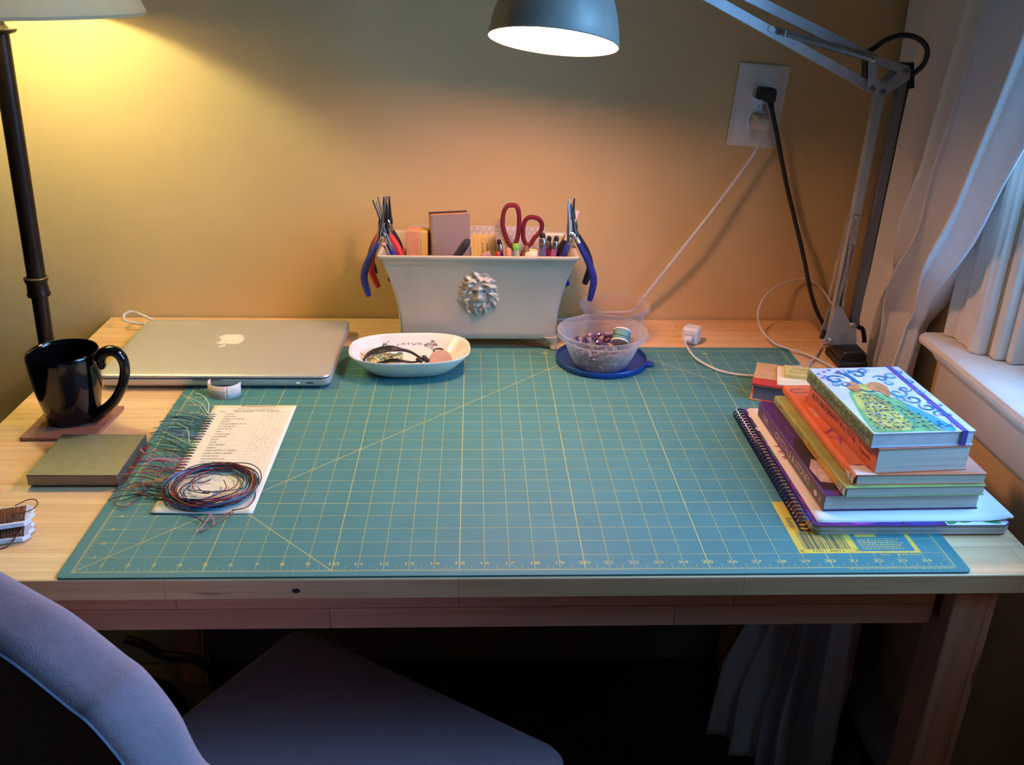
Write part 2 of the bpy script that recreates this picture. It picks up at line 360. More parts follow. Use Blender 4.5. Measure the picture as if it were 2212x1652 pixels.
part('ruler_ticks', mb, yl, mt, flat=True)
mb = MB()
for i in range(1, 35):
    bold = i % 5 == 0
    mb.text(str(i), .0052 if bold else .0048, 0, Matrix.Translation((i*IN, .36*IN, .0002)), 1.7)
    if bold:
        mb.text(str(i), .0052, 0, Matrix.Translation((i*IN, .3625*IN, .00022)), 1.8)
        mb.text(str(i), .0052, 0, Matrix.Translation((i*IN, 22.62*IN, .0002)) @ Matrix.Rotation(pi, 4, 'Z'), 1.8)
for j in range(1, 23):
    mb.text(str(j), .0052, 0, Matrix.Translation((.52*IN, j*IN-.0026, .0002)), 1.6)
part('numerals', mb, yl, mt, flat=True)
# printed label in the lower right corner of the mat
mb = MB(); q = .00012
yb = mat('mat_label_yellow', (210, 182, 66), .6); bl = mat('mat_label_teal', (58, 120, 128), .6); bk = mat('mat_label_dark', (58, 78, 70), .7)
mb.flat([(28.95*IN, 1*IN), (34.05*IN, 1*IN), (34.05*IN, 5*IN), (28.95*IN, 5*IN)], q, 0)
mb.flat(rrect(31.5*IN, 1.12*IN, 33.85*IN, 4.6*IN, .002), q*1.6, 1)
for (x0, x1, y) in ((31.7, 32.6, 2.15),): mb.flat([(x0*IN, y*IN), (x1*IN, y*IN), (x1*IN, (y+.2)*IN), (x0*IN, (y+.2)*IN)], q*2.2, 0)
rnd = random.Random(3)
for r_ in range(6):
    x = 31.68
    while x < 33.3+.3*rnd.random():
        w = .05+.12*rnd.random(); mb.flat([(x*IN, (1.98-r_*.14)*IN), ((x+w)*IN, (1.98-r_*.14)*IN), ((x+w)*IN, (2.03-r_*.14)*IN), (x*IN, (2.03-r_*.14)*IN)], q*2.2, 0); x += w+.05
x = 29.25
while x < 31.2:
    w = rnd.choice((.02, .035, .035, .06, .08)); mb.flat([(x*IN, 1.28*IN), ((x+w)*IN, 1.28*IN), ((x+w)*IN, 2.55*IN), (x*IN, 2.55*IN)], q*2.2, 2); x += w+rnd.choice((.025, .035, .06))
mb.text('0', .0035, 2, Matrix.Translation((29.1*IN, 1.1*IN, q*2.2)), 1.3); mb.text('71511 30012', .0034, 2, Matrix.Translation((30.2*IN, 1.09*IN, q*2.2)), 1.35); mb.text('0', .0035, 2, Matrix.Translation((31.4*IN, 1.1*IN, q*2.2)), 1.3)
for r_ in range(9):
    w = .18+.1*rnd.random(); y = 2.9+r_*.09; mb.flat([(29.15*IN, y*IN), ((29.15+w)*IN, y*IN), ((29.15+w)*IN, (y+.03)*IN), (29.15*IN, (y+.03)*IN)], q*2.2, 2)
mb.text('RM-MS', .0034, 0, Matrix.Translation((33.45*IN, .80*IN, q*1.5)), 1.7); mb.text('NO.', .0028, 0, Matrix.Translation((32.5*IN, .81*IN, q*1.5)), 1.6)
x = 30.6
while x < 34.9:
    w = .04+.16*rnd.random(); mb.flat([(x*IN, -.10*IN), ((x+w)*IN, -.10*IN), ((x+w)*IN, -.065*IN), (x*IN, -.065*IN)], q, 0); x += w+.05
part('printed_label', mb, [yb, bl, bk], mt, flat=True, label='yellow label panel with barcode printed in the mat corner')

# ------------------------------------------------------------------ chair
ch = thing('upholstered_chair', 'blue-grey fabric chair turned away and pushed under the desk', 'chair', (.22, -.08, ZF))
fab = mat('chair_fabric', (140, 115, 124), .9, var=.05, vs=160, bump=.25, bs=900, sheen=.35)
e1 = Vector((.8713, -.4907, 0)); e2 = Vector((.4907, .8713, 0)); tl = R(10)
pn = (e2*cos(tl)+Vector((0, 0, 1))*sin(tl)).normalized(); up = (Vector((0, 0, 1))*cos(tl)-e2*sin(tl)).normalized(); p0 = Vector((.178, -.265, .115))
def onchair(u, v):
    d = CR @ Vector(((u-1106)/FPX, -(v-826)/FPX, -1)); t = (p0-CAM).dot(pn)/d.dot(pn); w = CAM+d*t-p0
    return (w.dot(e1)+p0.dot(e1), w.dot(up))
half = [onchair(*p) for p in ((0, 1215), (80, 1260), (165, 1310), (280, 1400), (330, 1440), (400, 1530), (470, 1652))]
ac = .17; half = [(-.035, -.375), (-.030, -.28), (-.020, -.12), (.0, .06), (.035, .150), (half[0][0]-.045, half[0][1]+.010)] + half + [(.375, -.10), (.400, -.20), (.412, -.28), (.415, -.375)]
prof = [Vector((a, b, 0)) for a, b in half]; prof = smooth_path(prof, 6)
poly = [(p.x, p.y) for p in prof]
Mb = Matrix((e1, up, -pn)).transposed().to_4x4(); Mb.translation = p0 - e1*p0.dot(e1)
# cushioned slab: outline rings swell through the thickness like a padded back
mb = MB(); n = len(poly); cx = ac; cy = -.12; rings = []
T = .056
for t, s in ((0, .90), (.002, .955), (.007, .985), (.014, .998), (.022, 1.0), (.036, 1.0), (.044, .993), (.051, .968), (.0545, .93), (T, .85)):
    rings.append([Mb @ Vector((cx+(x-cx)*s, cy+(y-cy)*s + (0 if s > .99 else 0), t)) for x, y in poly])
vs = [p for r_ in rings for p in r_]; fs = []
for i in range(len(rings)-1):
    for k in range(n): fs.append((i*n+k, i*n+(k+1) % n, (i+1)*n+(k+1) % n, (i+1)*n+k))
fs += [tuple(range(n))[::-1], tuple((len(rings)-1)*n+k for k in range(n))]
mb.add(vs, fs); part('backrest', mb, fab, ch, ang=80)
sm = mat('chair_seam', (96, 102, 120), .9, var=.05)
mb = MB(); mb.tube([Mb @ Vector((cx+(x-cx)*.970, cy+(y-cy)*.970, .0512)) for x, y in poly], .0014, 6, closed=True)
part('piping', mb, sm, ch, label='seam piping round the back edge')
C1 = Vector((.153, .268)); C2 = Vector((.513, .03)); se1 = (C2-C1).normalized(); se2 = Vector((-se1.y, se1.x)); wd = (C2-C1).length
Ms = Matrix(((se1.x, se2.x, 0, C1.x), (se1.y, se2.y, 0, C1.y), (0, 0, 1, 0), (0, 0, 0, 1)))
pz = rrect(0, -.42, wd, 0, .028, 6); mb = MB(); rings = []; cx, cy = wd/2, -.21
for z, s in ((-.385, .95), (-.378, .985), (-.36, 1), (-.30, 1), (-.285, .99), (-.278, .97), (-.272, .90), (-.268, .6), (-.267, .2)):
    rings.append([Ms @ Vector((cx+(x-cx)*(1-(1-s)*.9), cy+(y-cy)*(1-(1-s)*.9), z)) for x, y in pz])
n = len(pz); vs = [p for r_ in rings for p in r_]; fs = [(i*n+k, i*n+(k+1) % n, (i+1)*n+(k+1) % n, (i+1)*n+k) for i in range(len(rings)-1) for k in range(n)] + [tuple(range(n))[::-1], tuple((len(rings)-1)*n+k for k in range(n))]
mb.add(vs, fs); part('seat', mb, fab, ch, ang=80)
lw = mat('chair_leg_wood', (52, 36, 30), .4)
for x, y in ((.04, -.04), (wd-.04, -.04), (.04, -.38), (wd-.04, -.38)):
    b = Ms @ Vector((x, y, 0)); mb = MB(); r = .021
    mb.tube([(b.x, b.y, ZF), (b.x, b.y, -.383)], [.0150, .024], 4); part('leg', mb, lw, ch)
# ------------------------------------------------------------------ floor lamp beside the desk
lx, ly = -.226, .545; zr = .486
fl = thing('floor_lamp', 'dark bronze floor lamp with cream fabric shade beside the desk', 'lamp', (lx, ly, ZF))
bronze = mat('dark_bronze', (36, 28, 26), .38, .6, var=.1); bronze_l = mat('pale_bronze', (150, 128, 92), .35, .7)
shade_in = shade_mat('shade_fabric', (232, 212, 166), .22)
ax = lambda z: Vector((lx-.0175*(zr-z)/.4, ly, z))          # the pole leans a little
mb = MB().lathe([(.1830, 0), (.1842, .003), (.096, .215), (.0945, .215), (.1815, .004), (.181, 0)], (lx, ly, zr), 96, closed=True)
part('lamp_shade', mb, shade_in, fl, ang=60)
trim = shade_mat('shade_trim', (236, 214, 168), .35)
mb = MB().lathe([(.1840, -.0012), (.1850, .0004), (.1846, .0026), (.1826, .0030), (.1808, .0022), (.1808, -.0004)], (lx, ly, zr), 96, closed=True); part('shade_trim', mb, trim, fl, label='rolled trim along the bottom of the shade')
mb = MB()
for k in range(3):
    a = 2*pi*k/3+.3; mb.tube([(lx+.012*cos(a), ly+.012*sin(a), zr+.195), (lx+.0985*cos(a), ly+.0985*sin(a), zr+.206)], .0016, 6)
mb.tube([(lx, ly, zr+.06), (lx, ly, zr+.215)], .004, 8); part('shade_spider', mb, bronze, fl)
mb = MB().tube([ax(ZF+.02), ax(.108)], .0112, 20); mb.tube([ax(.128), ax(zr-.022)], .0127, 20); part('pole', mb, bronze, fl)
mb = MB().lathe([(.0113, -.002), (.0158, 0), (.0162, .003), (.0150, .006), (.0142, .018), (.0152, .022), (.0165, .025), (.0162, .028), (.0128, .030)], tuple(ax(.100)), 24); part('collar', mb, bronze, fl)
mb = MB().lathe([(.0165, 0), (.0158, .0012), (.0128, .0012)], tuple(ax(.1275)), 24); part('collar_ring', mb, bronze_l, fl, label='paler rim of the collar')  # ring in a paler bronze than the pole
mb = MB().lathe([(.0128, -.004), (.020, -.002), (.0225, .001), (.0222, .0025), (.014, .003), (.0095, .008), (.0085, .016), (.0105, .022), (.010, .045), (.012, .050), (.012, .085), (0, .085)], tuple(ax(zr-.022)), 24); part('socket', mb, bronze, fl)
mb = MB().lathe([(0, .03), (.10, .03), (.13, .022), (.142, .010), (.145, 0), (0, 0)], (lx-.0175*(zr-ZF)/.4, ly, ZF), 40); part('base', mb, bronze, fl)
bulb_y = mat('bulb_yellow', (255, 250, 210), .4, emit=BULB_FLOOR, ecol=(1, 1, .52, 1), var=0)
mb = MB().ball((lx, ly, zr+.126), (.026, .026, .030)); part('bulb', mb, bulb_y, fl, label='lit bulb inside the shade')

# ------------------------------------------------------------------ clamp lamp on the desk corner
cl = thing('clamp_lamp', 'silver spring-arm lamp clamped to the right desk corner with lit dome head', 'lamp', (.985, .60, -.002))
alu = mat('painted_silver', (168, 174, 178), .38, .35, var=.04); alu_d = mat('silver_darker', (120, 124, 132), .45, .4)
Y1 = .556; Y2 = .545
def P(u, v, y): return at(u, v, 1, y)
# bracket of two plates
br = [P(*p, Y2) for p in ((1804, 664), (1810, 659), (1818, 662), (1838, 699), (1843, 696), (1849, 699), (1850, 752), (1783, 741), (1780, 735))]
mb = MB(); pl = [(p.x, p.z) for p in br]; M = Matrix(((1,0,0,0),(0,0,1,0),(0,1,0,0),(0,0,0,1)))
mb.prism(pl, Y2-.001, Y2+.001, 0, M); mb.prism(pl, Y2+.020, Y2+.022, 0, M)
b0, b1 = P(1783, 741, Y2), P(1850, 752, Y2); mb.tube([b0+Vector((.002, .011, .001)), b1+Vector((-.002, .011, .001))], .0095, 4)
brk = part('bracket', mb, alu, cl, bevel=.0006)
for t in ((1793, 735, ), (1841, 702)): p = P(*t, Y2-.001); mb = MB().lathe([(0, .002), (.0030, .0016), (.0042, .0006), (.0044, 0)], (0, 0, 0), 14, 0, Matrix.Translation(p) @ Matrix.Rotation(pi/2, 4, 'X')); mb.ball(p+Vector((0, -.0022, 0)), (.0018, .0012, .0018), 10, 6); part('rivet', mb, steel, brk)
mb = MB(); c = P(1825, 727, Y2-.0012); 
for t, h, dz in (('TERTIAL', .0022, 0), ('220', .0018, .005), ('TYPE', .0018, -.005)): mb.text(t, h, 0, frame(c+Vector((dz, -.0001, 0)), (0, 0, 1), (-1, 0, 0)), 1.0)
part('stamped_text', mb, ink, brk, flat=True)
# lower arm: front channel and rear bar
def bar(mb, a, b, w, d, m=0):
    a, b = Vector(a), Vector(b); z = (b-a); L = z.length; z.normalize(); y = Vector((0, 1, 0)); y = (y-z*y.dot(z)).normalized(); x = y.cross(z)
    Mx = Matrix((x, y, z)).transposed().to_4x4(); Mx.translation = a
    return mb.box((-w/2, -d/2, 0), (w/2, d/2, L), m, Mx)
A0, A1 = P(1793, 738, Y2+.010), P(1900, 197, Y2+.010)
mb = MB(); dirv = (A1-A0).normalized(); sx = Vector((dirv.z, 0, -dirv.x))
bar(mb, A0+sx*.0055, A1+sx*.0055, .0014, .013); bar(mb, A0-sx*.0055, A1-sx*.0055, .0014, .013); bar(mb, A0+Vector((0, .006, 0)), A1+Vector((0, .006, 0)), .0118, .0014, 0)
bar(mb, mix(A0, A1, .42)+Vector((0, -.0062, 0)), A1+Vector((0, -.0062, 0)), .0122, .0014)
part('lower_arm', mb, alu, cl, bevel=.0004)
B0, B1 = P(1842, 703, Y2+.012), P(1950, 165, Y2+.012); mb = MB(); bar(mb, B0, B1, .0125, .012); part('lower_arm', mb, alu_d, cl, bevel=.0006, label='shaded rear bar of the lower arm')  # rear bar's shade put into a darker copy of the silver
spring_m = mat('spring_wire', (214, 208, 200), .3, .6)
# springs on the lower arm
for (a, b) in (((1853, 474), (1808, 664)), ((1844, 474), (1820, 664)), ((1834, 462), (1789, 648))):
    a = P(*a, Y2-.002); b = P(*b, Y2-.002); mb = MB().tube(helix(a, b, .0017, 70, 7), .00055, 4); part('spring', mb, spring_m, cl)
p = P(1853, 470, Y2-.004); mb = MB().tube([p+Vector((0, .018, 0)), p], .0035, 14).ball(p, (.0048, .003, .0048), 12, 8); part('spring_pin', mb, steel, cl, label='bright round pin holding the springs')
# elbow joint: three-cornered plates with a cut-out
ej = [P(*q, Y2-.004) for q in ((1876, 122), (1884, 118), (1962, 142), (1966, 150), (1964, 172), (1912, 206), (1904, 208), (1880, 200), (1874, 193))]
hole = [P(*q, Y2-.004) for q in ((1893, 140), (1938, 156), (1916, 181), (1893, 173))]
mb = MB(); o_ = [(q.x, q.z) for q in ej]; h_ = [(q.x, q.z) for q in hole]
def plate(mb, outer, inner, y0, y1):           # plate with a hole, bridged as one ring of quads
    c = Vector((sum(q[0] for q in inner)/len(inner), sum(q[1] for q in inner)/len(inner)))
    def hit(poly, a):
        d = Vector((cos(a), sin(a))); best = 0
        for i in range(len(poly)):
            p, q = Vector(poly[i])-c, Vector(poly[(i+1) % len(poly)])-c; e = q-p; den = d.x*e.y-d.y*e.x
            if abs(den) < 1e-12: continue
            t = (p.x*e.y-p.y*e.x)/den; s_ = (p.x*d.y-p.y*d.x)/den
            if t > 0 and -1e-6 <= s_ <= 1+1e-6: best = max(best, t)
        return (c.x+d.x*best, c.y+d.y*best)
    angs = sorted([atan2(q[1]-c.y, q[0]-c.x) for q in list(outer)+list(inner)]+[2*pi*k/24-pi for k in range(24)]); n = len(angs); vs = []
    for a in angs:
        O, I_ = hit(outer, a), hit(inner, a)
        vs += [(O[0], y0, O[1]), (I_[0], y0, I_[1]), (I_[0], y1, I_[1]), (O[0], y1, O[1])]
    fs = []
    for i in range(n):
        j = (i+1) % n
        for k in range(4): l = (k+1) % 4; fs.append((4*i+k, 4*j+k, 4*j+l, 4*i+l))
    return mb.add(vs, fs)
plate(mb, o_, h_, Y2-.005, Y2-.003); plate(mb, o_, h_, Y2+.020, Y2+.022); elb = part('elbow_joint', mb, alu, cl)
for t in ((1884, 193), (1906, 199), (1957, 154)):
    p = P(*t, Y2-.005); mb = MB().lathe([(0, .0020), (.0030, .0016), (.0045, .0004), (.0047, 0)], (0, 0, 0), 14, 0, Matrix.Translation(p) @ Matrix.Rotation(pi/2, 4, 'X')); part('rivet', mb, alu_d, elb)
p = P(1888, 128, Y2-.008); mb = MB().tube([p+Vector((0, .02, 0)), p], .004, 14).ball(p, (.005, .003, .005), 12, 8); part('elbow_pin', mb, steel, elb, label='bright pin at the top of the elbow')
mb = MB().tube([P(1945, 143, Y2+.01), P(1966, 140, Y2+.01), P(1966, 190, Y2+.01)], .006, 8); part('elbow_cover', mb, black_p, elb, label='black plastic edge of the elbow'); mb = MB().tube([P(1874, 130, Y2+.012), P(1875, 192, Y2+.012)], .004, 8); part('elbow_cover', mb, black_p, elb, label='black plastic edge of the elbow')
# upper arm: two parallel bars out to the lamp head
def up_line(u0, v0, u1, v1, L=1.78, yt=.515):
    a = P(u0, v0, Y2+.010); b = P(u1, v1, yt); return a, a+(b-a)*L
U0, U1 = up_line(1888, 128, 1630, 0, 1.75, .505); V0, V1 = up_line(1886, 192, 1545, 2, 1.42, .490)
mb = MB(); bar(mb, U0, U1, .013, .011); part('upper_arm', mb, alu, cl, bevel=.0006)
mb = MB(); bar(mb, V0, V1, .013, .011); part('upper_arm', mb, alu, cl, bevel=.0006)
a = P(1664, 62, .507); b = P(1888, 128, Y2-.006); mb = MB().tube(helix(a+(b-a)*.05, a+(b-a)*.96, .0042, 62, 8), .0011, 4); mb.tube([a, a+(b-a)*.06], .002, 6); mb.tube([a+(b-a)*.95, b], .002, 6); part('spring', mb, steel, cl)
p = a.copy(); mb = MB().tube([p+Vector((0, .012, 0)), p+Vector((0, -.004, 0))], .0042, 12); part('spring_pin', mb, steel, cl)
# cord looping over the elbow
pts = [P(1700, 42, .530), P(1800, 92, .556), P(1868, 110, .560), P(1885, 106, .552), P(1915, 86, .540), P(1950, 76, .535), P(1985, 84, .535), P(2003, 108, .538), P(1994, 140, .545), P(1966, 168, .556), P(1956, 200, .568), P(1930, 320, .572), P(1880, 560, .572), P(1852, 690, .566), P(1864, 712, .560), P(1868, 740, .552)]
mb = MB().tube(smooth_path(pts, 8), .0036, 8); part('lamp_cord', mb, cord_b, cl)
# clamp
cb, ct_, cl_, cr_ = at(1812, 800, 1, .545).z, .026, P(1816, 760, Y2).x, .9985
mb = MB().box((.955, .508, .0), (.9985, .575, .012)).box((.9850, .508, -.062), (.9985, .575, .0005)).box((.945, .520, -.062), (.9985, .565, -.050))
mb.prism([(.957, .001), (.9980, .001), (.9980, .020), (.992, .028), (.964, .028), (.958, .020)], .514, .570, 0, M); part('clamp', mb, black_p, cl, bevel=.002)
mb = MB().tube([(.960, .542, -.085), (.960, .542, -.0275)], .0045, 12); mb.lathe([(0, 0), (.012, 0), (.012, .004), (0, .004)], (.960, .542, -.0309), 20); mb.tube([(.944, .542, -.084), (.976, .542, -.084)], .0035, 8); part('clamp_screw', mb, black_p, cl)
a = P(1773, 722, Y2+.02); mb = MB().tube([a, a+Vector((.012, 0, -.001))], [.0075, .006], 14); part('tension_knob', mb, black_p, cl, bevel=.001)
# head
hc = CAM + (CR @ Vector(((1195-1106)/FPX, -(92-826)/FPX, -1)))*1.10
hz = -Vector((-.10, -.245, -.96)).normalized(); hx = hz.orthogonal().normalized(); hy = hz.cross(hx)
Mh = Matrix((hx, hy, hz)).transposed().to_4x4(); Mh.translation = hc
hd_o = mat('lamp_head_silver', (156, 158, 150), .48, .25, var=.03); hd_i = mat('lamp_head_white', (240, 236, 226), .6)
prof = [(.0790, 0), (.0800, .0008), (.0790, .0030), (.0775, .014), (.0745, .030), (.0695, .046), (.0625, .062), (.053, .077), (.042, .089), (.031, .097), (.024, .100)]
inn = [(r-.0016, z-.0004 if z > .001 else 0) for r, z in prof[::-1]]
mb = MB(); k0 = len(prof); mb.lathe(prof+inn[:-1]+[(.0775, .0005)], (0, 0, 0), 72, 0, Mh, True, lambda k: 1 if k >= k0 else 0)
hd = part('lamp_head', mb, [hd_o, hd_i], cl, ang=50)
mb = MB().lathe([(.026, .098), (.0265, .112), (.0235, .150), (.020, .158), (0, .160)], (0, 0, 0), 32, 0, Mh); part('lamp_neck', mb, hd_o, cl)
mb = MB().lathe([(0, .060), (.014, .060), (.0155, .068), (.0155, .098), (.024, .0985)], (0, 0, 0), 24, 0, Mh); part('lamp_socket', mb, hd_i, cl)
bulb_w = mat('bulb_warm', (255, 226, 188), .4, emit=BULB_CLAMP, ecol=(1, .51, .32, 1), var=0)
mb = MB().ball((0, 0, .0335), (.0325, .0325, .0325), 20, 12, 0, Mh); part('bulb', mb, bulb_w, cl, label='lit bulb inside the dome head')
nk = Mh @ Vector((0, .0, .13)); e_ = mix(U1, V1, .5)
mb = MB().box((-.02, -.006, -.02), (.02, .006, .02), 0, Matrix.Translation(e_)); bar(mb, e_, nk, .012, .012); part('head_yoke', mb, alu, cl, bevel=.002)
# ------------------------------------------------------------------ outlet plate, plugs, cords
pc = at(1636, 229, 1, YB); tilt = R(3.6)
op = thing('outlet_plate', 'white double electrical outlet plate on the yellow wall', 'outlet', tuple(pc))
Mo = Matrix.Translation(pc) @ Matrix.Rotation(pi/2, 4, 'X') @ Matrix.Rotation(-tilt, 4, 'Z')     # local x right, y up, z out of the wall
pw, ph = .0405, .0635
mb = MB(); rs = []
for z, s in ((.0005, 0), (.003, 0), (.0055, .004), (.0062, .006)):
    rs.append([Mo @ Vector((x, y, z)) for x, y in rrect(-pw+s, -ph+s, pw-s, ph-s, .002, 3)])
n = len(rs[0]); mb.add([p for r_ in rs for p in r_], [(i*n+k, i*n+(k+1) % n, (i+1)*n+(k+1) % n, (i+1)*n+k) for i in range(3) for k in range(n)]+[tuple(3*n+k for k in range(n))])
plate_m = mat('plate_white', (226, 220, 214), .22, var=.02, coat=.4)
part('face_plate', mb, plate_m, op)
for y in (.0205, -.0205):
    mb = MB(); ov = [(x, y+max(-.0142, min(.0142, yy))) for x, yy in ell(0, 0, .0175, .0175, 32)]
    mb.prism(ov, .0055, .0085, 0, Mo); rc = part('receptacle', mb, plate_m, op, bevel=.0006)
    mb = MB()
    for x in (-.0064, .0064): mb.box((x-.0008, y-.001, .0085), (x+.0008, y+.007, .0086), 0, Mo)
    mb.lathe([(0, .0001), (.0024, .0001)], (0, y-.0075, .0085), 14, 0, Mo); part('slots', mb, mat('slot_dark', (30, 28, 28), .8), rc)
mb = MB().lathe([(0, .0074), (.0025, .0072), (.0032, .0062)], (0, 0, 0), 14, 0, Mo); part('screw', mb, white_p, op)
def on_wall(u, v, d=.02): return at(u, v, 1, YB-d)
# black plug and lamp cord
bp = thing('lamp_plug', 'black angled plug in the upper socket with black cord hanging down', 'plug', tuple(Mo @ Vector((.004, .0205, .012))))
mb = MB(); c0 = (0.004, .0205)
mb.prism([(c0[0]-.014, c0[1]-.008), (c0[0]-.012, c0[1]+.0105), (c0[0]+.012, c0[1]+.0105), (c0[0]+.0145, c0[1]+.004), (c0[0]+.0145, c0[1]-.011), (c0[0]+.001, c0[1]-.0115), (c0[0]-.002, c0[1]-.008)], .0088, .030, 0, Mo)
part('plug_body', mb, black_r, bp, bevel=.0025)
pts = [Mo @ Vector((c0[0]+.008, c0[1]-.008, .020)), on_wall(1668, 240, .026), on_wall(1680, 300, .022), on_wall(1697, 390, .018), on_wall(1716, 470, .016), on_wall(1737, 560, .030), on_wall(1751, 630, .036), on_wall(1768, 680, .040), on_wall(1788, 712, .046), on_wall(1806, 742, .056), Vector((.994, .69, -.03)), Vector((.993, .69, -.12)), Vector((.992, .69, -.20))]
mb = MB().tube(smooth_path(pts, 8), [.0042]*0 or .0036, 10); part('cord', mb, cord_b, bp)
mb = MB().tube([pts[0], mix(pts[0], pts[1], .7)], [.0052, .0042], 10); part('strain_relief', mb, black_r, bp)
# white plug and cord to the left
wp = thing('white_plug', 'off-white plug in the lower socket with cord slanting down behind the clear tubs', 'plug', tuple(Mo @ Vector((0, -.0205, .012))))
mb = MB(); cr = [(.0, .0125), (.010, .010), (.0135, .0), (.0125, -.010), (.004, -.0145), (-.008, -.012), (-.0125, -.002), (-.010, .009)]
rs = []
for z, s, dx, dy in ((.0088, 1, 0, 0), (.018, 1.0, .001, 0), (.026, .85, .003, -.001), (.034, .6, .006, -.003), (.0355, .3, .0065, -.004)): rs.append([Mo @ Vector((x*s+dx+.001, -.0205+y*s+dy, z)) for x, y in cr])
n = 8; mb.add([p for r_ in rs for p in r_], [(i*n+k, i*n+(k+1) % n, (i+1)*n+(k+1) % n, (i+1)*n+k) for i in range(4) for k in range(n)]+[tuple(range(n))[::-1], tuple(4*n+k for k in range(n))])
plug_c = mat('plug_cream', (214, 202, 186), .45, var=.03); part('plug_body', mb, plug_c, wp)
pts = [Mo @ Vector((.008, -.023, .030)), on_wall(1652, 272, .030), on_wall(1645, 300, .030), on_wall(1622, 342, .030), on_wall(1560, 428, .034), on_wall(1480, 530, .040), on_wall(1388, 645, .022), on_wall(1362, 672, .014), Vector((.60, YB-.012, .012)), Vector((.56, YB-.014, .0008)), Vector((.45, YB-.014, .0008)), Vector((.34, YB-.03, .0008)), Vector((.335, YB-.05, .0008))]
mb = MB().tube(smooth_path(pts, 8), .0030, 10); part('cord', mb, cord_w, wp)
mb = MB().tube(smooth_path(pts[:3], 6), [.0046-.0009*i/12 for i in range(13)], 10); part('strain_relief', mb, plug_c, wp)

# ------------------------------------------------------------------ curtain
cur = shade_mat('curtain_linen', (240, 236, 236), .10)
# (height, far end, near end, number of folds weighting, depth of folds)
LV = [( 1.62, (1.054, .714), (1.006,-.02), .034), (.90, (1.056, .714), (1.006, .08), .034), (.62, (1.058, .714), (1.008, .175), .033), (.45, (1.060, .715), (1.010, .245), .032), (.30, (1.061, .716), (1.016, .315), .030), (.19, (1.060, .717), (1.024, .375), .028), (.12, (1.058, .717), (1.036, .428), .026), (.085, (1.056, .717), (1.038, .452), .024), (.0, (1.052, .717), (1.034, .452), .022), (-.10, (1.044, .716), (1.030, .430), .022), (-.22, (1.018, .712), (1.008, .40), .026), (-.38, (.985, .695), (.990, .36), .034), (-.52, (.958, .652), (.985, .34), .036), (-.64, (.875, .600), (.982, .325), .036), (-.735, (.830, .515), (.980, .315), .034)]
NF = 4.6
def cpt(s, t):
    x = t*(len(LV)-1); i = min(int(x), len(LV)-2); f = x-i; a, b = LV[i], LV[i+1]
    z = a[0]+(b[0]-a[0])*f; p = Vector(a[1]).lerp(Vector(b[1]), f); q = Vector(a[2]).lerp(Vector(b[2]), f); A = a[3]+(b[3]-a[3])*f
    w = s+.030*sin(2*pi*s*1.7+.5)+.012*sin(4*z+5*s); c = p.lerp(q, s); dr = (q-p).normalized(); nr = Vector((dr.y, -dr.x))
    if nr.x > 0: nr = -nr
    ph_ = 2*pi*NF*w+.35*sin(2.2*z+6*s)+.8
    A *= (.25+.75*min(1, s*2.2))*(.80+.30*sin(9*s+1.0))
    pin = exp(-((z-.16)/.11)**2)*.009*sin(2*pi*(s*2.6+z*4.2))*min(1, s*2.5)
    sn = sin(ph_); off = A*(sn*(1-.25*sn*sn)*1.25+.18*sin(2*ph_+.9)) + pin + .0035*noise.noise(Vector((s*9, z*5, 2.1)))
    ln_ = .55*A*cos(ph_)
    return Vector((c.x+nr.x*off+dr.x*ln_, c.y+nr.y*off+dr.y*ln_, z))
mb = MB().grid(lambda s, t: cpt(s, t), 150, 150)
solo('curtain', mb, cur, 'long taupe linen curtain hanging in folds between the desk and the window', 'curtain', (1.03, .55, ZF), ang=180, solid=.0016)
# ------------------------------------------------------------------ laptop
def sel(cx, cy, a, b, n=2.6, k=64, rot=0):
    o = []
    for i in range(k):
        t = 2*pi*i/k; x = a*abs(cos(t))**(2/n)*(1 if cos(t) > 0 else -1); y = b*abs(sin(t))**(2/n)*(1 if sin(t) > 0 else -1)
        o.append((cx+x*cos(rot)-y*sin(rot), cy+x*sin(rot)+y*cos(rot)))
    return o
def loft(mb, rings, m=0, cap0=True, cap1=True, ms=None):
    n = len(rings[0]); fs = [(i*n+k, i*n+(k+1) % n, (i+1)*n+(k+1) % n, (i+1)*n+k) for i in range(len(rings)-1) for k in range(n)]
    mm = [(ms[i] if ms else m) for i in range(len(rings)-1) for k in range(n)]
    if cap0: fs.append(tuple(range(n))[::-1]); mm.append(ms[0] if ms else m)
    if cap1: fs.append(tuple((len(rings)-1)*n+k for k in range(n))); mm.append(ms[-1] if ms else m)
    k0 = len(mb.m); mb.add([p for r_ in rings for p in r_], fs); mb.m[k0:] = mm; return mb
al = mat('laptop_aluminium', (206, 204, 200), .42, .55, var=.015, vs=400); al_d = mat('laptop_edge', (150, 150, 150), .4, .8); gap = mat('laptop_gap', (28, 28, 30), .6)
LX0, LX1, LY0, LY1 = -.134, .192, .434, .662
lp = thing('laptop', 'closed silver laptop lying at the back of the desk', 'laptop', (.029, .548, 0))
def rr(s, z, r=.013): return [Vector((x, y, z)) for x, y in rrect(LX0+s, LY0+s, LX1-s, LY1-s, r, 8)]
mb = MB(); loft(mb, [rr(.010, .0013), rr(.004, .0030), rr(.0006, .0065), rr(.0, .0085), rr(.0, .0142), rr(.0012, .0150)]); part('base_body', mb, al, lp)
mb = MB(); loft(mb, [rr(.0022, .0149), rr(.0022, .0166)]); part('lid_gap', mb, gap, lp, label='dark seam between lid and base')
mb = MB(); loft(mb, [rr(.0010, .0166), rr(.0002, .0171), rr(.0, .0182), rr(.0005, .0196), rr(.0020, .0206), rr(.006, .0213), rr(.013, .0217), rr(.024, .0219)]); lid = part('lid', mb, al, lp, ang=60)
